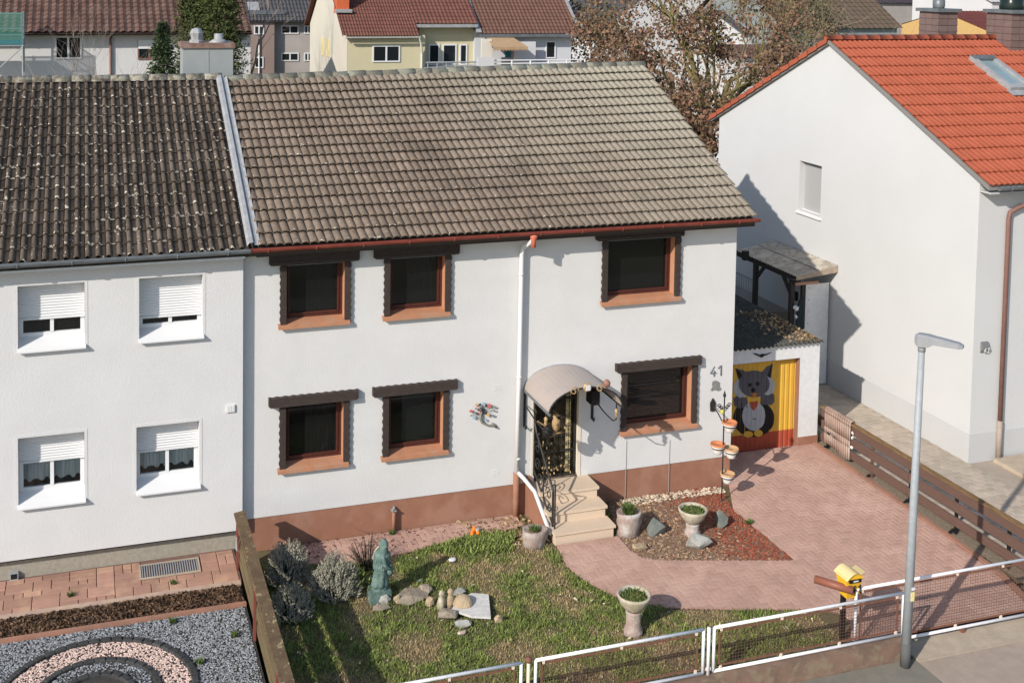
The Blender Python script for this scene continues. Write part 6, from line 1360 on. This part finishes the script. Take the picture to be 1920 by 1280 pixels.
# cream house
cy = 36.; ch_ = thing('semi_detached_house', 'cream house with red brown roof, gable and orange chimney', 'house', (13, cy+5, -.78)); ez = PY(720, 72, cy-.35).z
m_crm = M('cream_render', (.54,.485,.32), (.51,.46,.30), .6, .9); m_crw = M('cream_gable', (.55,.51,.43), (.53,.49,.41), .6, .9)
xa = PY(651, 80, cy).x; xm = PY(797, 80, cy).x; xb = PY(900, 80, cy).x; slp = .72; yr = cy+5.; zr_ = ez+.1+slp*5.35
mb = MB(); mb.box(xa+.01, xm, cy, cy+9.9, -.78, ez+.12); mb.box(xm, xb, cy+1.1, cy+9.9, -.78, ez+.9); mb.build('wall', m_crm, ch_)
mb = MB(); mb.add([(xa,cy,-.78),(xa,cy+10,-.78),(xa,cy+10,ez+.25),(xa,yr,zr_-.25),(xa,cy,ez+.25)], [(0,4,3,2,1)]); mb.build('gable_wall', m_crw, ch_)
mb = MB(); e1 = (PY(770, 72, cy-.35).x+.5)
ribroof(mb, (xa-.3,cy-.35,ez+.1), (e1,cy-.35,ez+.1), (xa-.3,yr,zr_), (e1,yr,zr_), 26, 22, .04, .03); y2 = cy+.45; ribroof(mb, (e1,y2,ez+.1+slp*.8), (xb+.05,y2,ez+.1+slp*.8), (e1,yr,zr_), (xb+.05,yr,zr_), 16, 19, .04, .03)
mb.add([(xa-.3,yr,zr_),(xb,yr,zr_),(xb,cy+10.4,ez+.1),(xa-.3,cy+10.4,ez+.1)], [(0,1,2,3)]); mb.add([(xa-.3,cy-.35,ez+.04),(xa-.3,yr,zr_-.06),(xa-.3,cy+10.4,ez+.04),(xa-.3,cy+10.4,ez+.14),(xa-.3,yr,zr_+.08),(xa-.3,cy-.35,ez+.16)], [(0,5,4,1),(1,4,3,2)]); mb.build('roof', m_redt, ch_)
mb = MB(); gutter(mb, xa-.2, e1, cy-.42, ez+.07, .07); mb.tube([(e1-.05,cy-.42,ez), (xm-.3,cy-.3,ez-.25), (xm-.2,cy-.1,ez-.8), (xm-.2,cy-.08,-.7)], .055, 8); mb.build('gutter', M('far_gutter', (.60,.58,.55), rough=.6), ch_)
mb = MB(); mb.box(e1, xb, y2-.1, y2+.02, ez+.5, ez+.66); mb.build('fascia', m_zinc, ch_)
bwin(ch_, 698, 85, 750, 117, cy)
w = thing_part('window', ch_, (0,0,0)); 
for (u0, u1) in ((803,824), (829,856), (861,876)): bwin(ch_, u0, 83, u1, 122, cy+1.1, m_pvc, 0, False)
bpy.data.objects.remove(w)
bwin(ch_, 601, 73, 606, 105, cy+5) if False else None
for (u, v0, v1) in ((605,72,103), (615,75,106)): q0, q1 = PX(u-2.6, v1, xa-.02), PX(u+2.6, v0, xa-.02); MB().box(xa-.04, xa-.005, q1.y if q1.y < q0.y else q0.y, max(q0.y, q1.y), q0.z, q1.z).build('gable_shutter', M('pale_yellow', (.66,.55,.27), rough=.7), ch_)
p = onp(643, 22, (0,cy-.35,ez+.14), (0,-slp,1)); cc = thing_part('chimney', ch_, p); MB().box(p.x-.32, p.x+.32, p.y, p.y+.7, p.z-.1, p.z+1.6).build('shaft', M('orange_brick', (.52,.12,.045), (.46,.10,.04), 8, .8), cc); MB().box(p.x-.42, p.x+.42, p.y-.3, p.y, p.z-.05, p.z+.12).build('flashing', m_zinc, cc)
z = PY(850, 117, cy-.2).z; bl = thing_part('balcony', ch_, (xm+2, cy, z)); MB().box(xm-.1, xb+.2, cy-.25, cy+1.1, z-1.4, z-.25).build('parapet', m_zinc, bl); MB().tube([(xm,cy-.2,z), (xb,cy-.2,z)], .04, 6).build('rail', m_steel, bl)
for k in range(6): MB().tube([(xm+.1+k*.5,cy-.2,z), (xm+.1+k*.5,cy-.2,z-.4)], .025, 5).build('rail_post', m_steel, bl)
# white house attached on the right
x2 = PY(1088, 64, cy+.3).x; wh = thing('semi_detached_house', 'pale blue white house with terrace awning beside the cream house', 'house', ((xb+x2)/2, cy+5, -.78))
MB().box(xb+.01, x2-.25, cy+.9, cy+9.9, -.78, ez+.32).build('wall', M('bluish_white', (.52,.54,.56), (.50,.52,.54), .7, .9), wh)
mb = MB(); ye2 = cy+.3; ze2 = PY(1000, 64, ye2).z
ribroof(mb, (xb+.1,ye2,ze2), (x2,ye2,ze2), (xb+.1,yr,zr_), (x2,yr,zr_), 26, 22, .04, .03); mb.add([(xb,yr,zr_),(x2,yr,zr_),(x2,cy+10.4,ez+.1),(xb,cy+10.4,ez+.1)], [(0,1,2,3)]); mb.build('roof', M('brown_red_tile', (.155,.080,.058), (.125,.066,.048), 2.5, .85), wh)
for x in (xb+.05, x2): 
    mb = MB(); mb.bar((x,ye2-.05,ze2+.08), (x,yr,zr_+.1), .26 if x < x2 else .14, .07); mb.build('verge', m_zinc, wh)
mb = MB(); mb.box(xb+.1, x2, ye2+.02, ye2+.08, ze2-.16, ze2+.02); mb.build('fascia', m_zincD, wh)
bwin(wh, 1022, 77, 1042, 110, cy+.9, m_pvc, 0, False)
a_, b_ = PY(912, 71, cy+.3), PY(963, 71, cy+.3); c_, d_ = PY(990, 88, cy-1.1), PY(925, 89, cy-1.1); aw = thing_part('awning', wh, a_)
mb = MB(); mb.quad(tuple(a_), tuple(d_), tuple(c_), tuple(b_)); n = 12
for k in range(n): l0, l1 = d_.lerp(c_, k/n), d_.lerp(c_, (k+1)/n); mb.add([l0, l1, l1-Vector((0,0,.12)), (l0+l1)/2-Vector((0,0,.22)), l0-Vector((0,0,.12))], [(0,4,3,2,1)])
mb.build('cloth', M('tan_awning', (.42,.28,.16), (.36,.24,.14), 4, .9), aw)
q0, q1 = PY(962, 112, cy+.5), PY(1002, 78, cy+.5); MB().box(q0.x, q1.x, cy+.3, cy+.42, -.7, q1.z).build('partition', m_wallw, wh); q0, q1 = PY(900, 112, cy), PY(920, 73, cy); MB().box(q0.x, q1.x, cy-.2, cy-.1, -.7, q1.z).build('privacy_screen', M('ivory', (.62,.58,.50), rough=.8), wh)
z = PY(1000, 112, cy-.8).z; tb = thing_part('terrace', wh, (x2-4, cy, z)); xx0 = PY(925, 112, cy-.8).x
for v in (113, 119): zz = PY(1000, v, cy-.8).z; MB().tube([(xx0,cy-.8,zz), (x2-.2,cy-.8,zz)], .035, 6).build('rail', m_pvc, tb)
for k in range(6): MB().tube([(xx0+k*(x2-.2-xx0)/5,cy-.8,z), (xx0+k*(x2-.2-xx0)/5,cy-.8,z-1)], .045, 6).build('rail_post', m_pvc, tb)
MB().box(xx0, x2-.2, cy-.7, cy+.9, z-1.5, z-.45).build('deck', m_kerb, tb); q0 = PY(905, 108, cy-.9); q1 = PY(926, 122, cy-.9); MB().box(q0.x-.3, q1.x, cy-.95, cy-.85, q1.z-1, q0.z).build('end_panel', m_wallw, tb)
MB().box(PY(947, 108, cy+.85).x, PY(957, 90, cy+.85).x, cy+.82, cy+.88, PY(947, 108, cy+.85).z, PY(957, 88, cy+.85).z).build('towel', M('teal_towel', (.02,.20,.26), rough=.9), tb)
# houses beyond the oak
def gable_house(name, label, u0, u1, v_e, y, depth, wallm, roofm, slope, name2='house', over=.3, axis='x', wins=()):
    xa, xb = PY(u0, v_e, y).x, PY(u1, v_e, y).x; ze = PY((u0+u1)/2, v_e, y).z; t = thing(name, label, 'house', ((xa+xb)/2, y+depth/2, -.78))
    if axis == 'x':
        zt = ze+slope*depth/2; mb = MB(); mb.box(xa, xb, y, y+depth, -.78, ze); mb.add([(xa,y,ze),(xa,y+depth/2,zt),(xa,y+depth,ze)], [(2,0,1)]); mb.add([(xb,y,ze),(xb,y+depth/2,zt),(xb,y+depth,ze)], [(0,2,1)]); mb.build('wall', wallm, t)
        mb = MB(); ribroof(mb, (xa-over,y-over,ze-slope*over+.05), (xb+over,y-over,ze-slope*over+.05), (xa-over,y+depth/2,zt+.05), (xb+over,y+depth/2,zt+.05), max(6, int((xb-xa)*2.5)), 14, .04, .03); mb.add([(xa-over,y+depth/2,zt+.05),(xb+over,y+depth/2,zt+.05),(xb+over,y+depth+over,ze),(xa-over,y+depth+over,ze)], [(0,1,2,3)]); mb.build('roof', roofm, t)
    else:
        xm_ = (xa+xb)/2; zt = ze+slope*(xb-xa)/2; mb = MB(); mb.box(xa, xb, y, y+depth, -.78, ze); mb.add([(xa,y,ze),(xb,y,ze),(xm_,y,zt)], [(0,1,2)]); mb.build('wall', wallm, t)
        mb = MB(); ribroof(mb, (xa-over,y+depth,ze-slope*over+.05), (xa-over,y-over,ze-slope*over+.05), (xm_,y+depth,zt+.05), (xm_,y-over,zt+.05), int(depth*2), 12, .03, .03); ribroof(mb, (xb+over,y-over,ze-slope*over+.05), (xb+over,y+depth,ze-slope*over+.05), (xm_,y-over,zt+.05), (xm_,y+depth,zt+.05), int(depth*2), 12, .03, .03); mb.build('roof', roofm, t)
    for r_ in wins: bwin(t, *r_, y-.005)
    return t
gable_house('far_house', 'white gabled house glimpsed behind the oak branches', 1132, 1262, 40, 56, 10, m_wallw, m_greyr, .7, axis='y')
gable_house('far_house', 'long white house behind the orange ridge and oak', 1385, 1560, 108, 34, 7, m_wallw, m_rib, .12, wins=((1500,112,1520,128),))
gable_house('far_house', 'white house with grey roof between oak and brown roof', 1395, 1552, 62, 50, 8, m_wallw, m_greyr, .35, wins=((1440,70,1460,84), (1480,70,1500,84)))
gable_house('far_house', 'house with mossy brown tiled roof above the orange roof', 1470, 1682, 50, 46, 12, M('slate_wall', (.22,.24,.24), rough=.9), M('mossy_brown_tile', (.125,.085,.062), (.10,.078,.05), 2, .9), .62)
xk = PY(1850, 57, 56).x; d1 = PX(1691, 40, xk).y-56; zk = PX(1757, 21, xk).z
gable_house('far_house', 'yellow gabled house with dark red roof between the chimneys', 1850, 2250, 57, 56, d1, M('yellow_clinker', (.56,.36,.15), (.50,.32,.12), 6, .9), M('oxide_red_roof', (.14,.042,.036), (.125,.038,.032), 2, .7), (zk-PY(1850, 57, 56).z)/(d1/2), over=.1)
gable_house('far_house', 'distant house with slate purple roof at the top', 1640, 1960, 4, 75, 12, m_gw, M('purple_slate', (.055,.045,.052), (.05,.04,.046), 1, .8), .7)
gable_house('far_house', 'distant white house with dark roof beyond the oak', 1100, 1500, -8, 90, 12, m_wallw, m_greyr, .7)
gable_house('far_house', 'distant brown roofed house between grey block and cream house', 380, 640, -30, 85, 12, m_gw, m_rib, .7)
gable_house('far_house', 'pale far house at the right behind the dark cowl', 1860, 2100, 4, 60, 10, m_wallw, M('pale_roof', (.45,.45,.44), rough=.8), .4)
q = PY(1560, 12, 40); bushy((q.x+1, 44, 6.5), (2.6,2,3.2), 2400, M('olive_scrub', (.11,.10,.05), rough=.9, rnd=.4), 'far_bush', 'olive winter scrub behind the mossy brown roof', (.12,.3), 'bush', 9)
q = PY(1110, 40, 40); bushy((q.x, 40, 5.5), (2.4,2,4.), 2600, M('olive_thicket', (.12,.095,.055), rough=.9, rnd=.45), 'far_bush', 'olive brown thicket right of the pale blue house', (.12,.28), 'bush', 10)
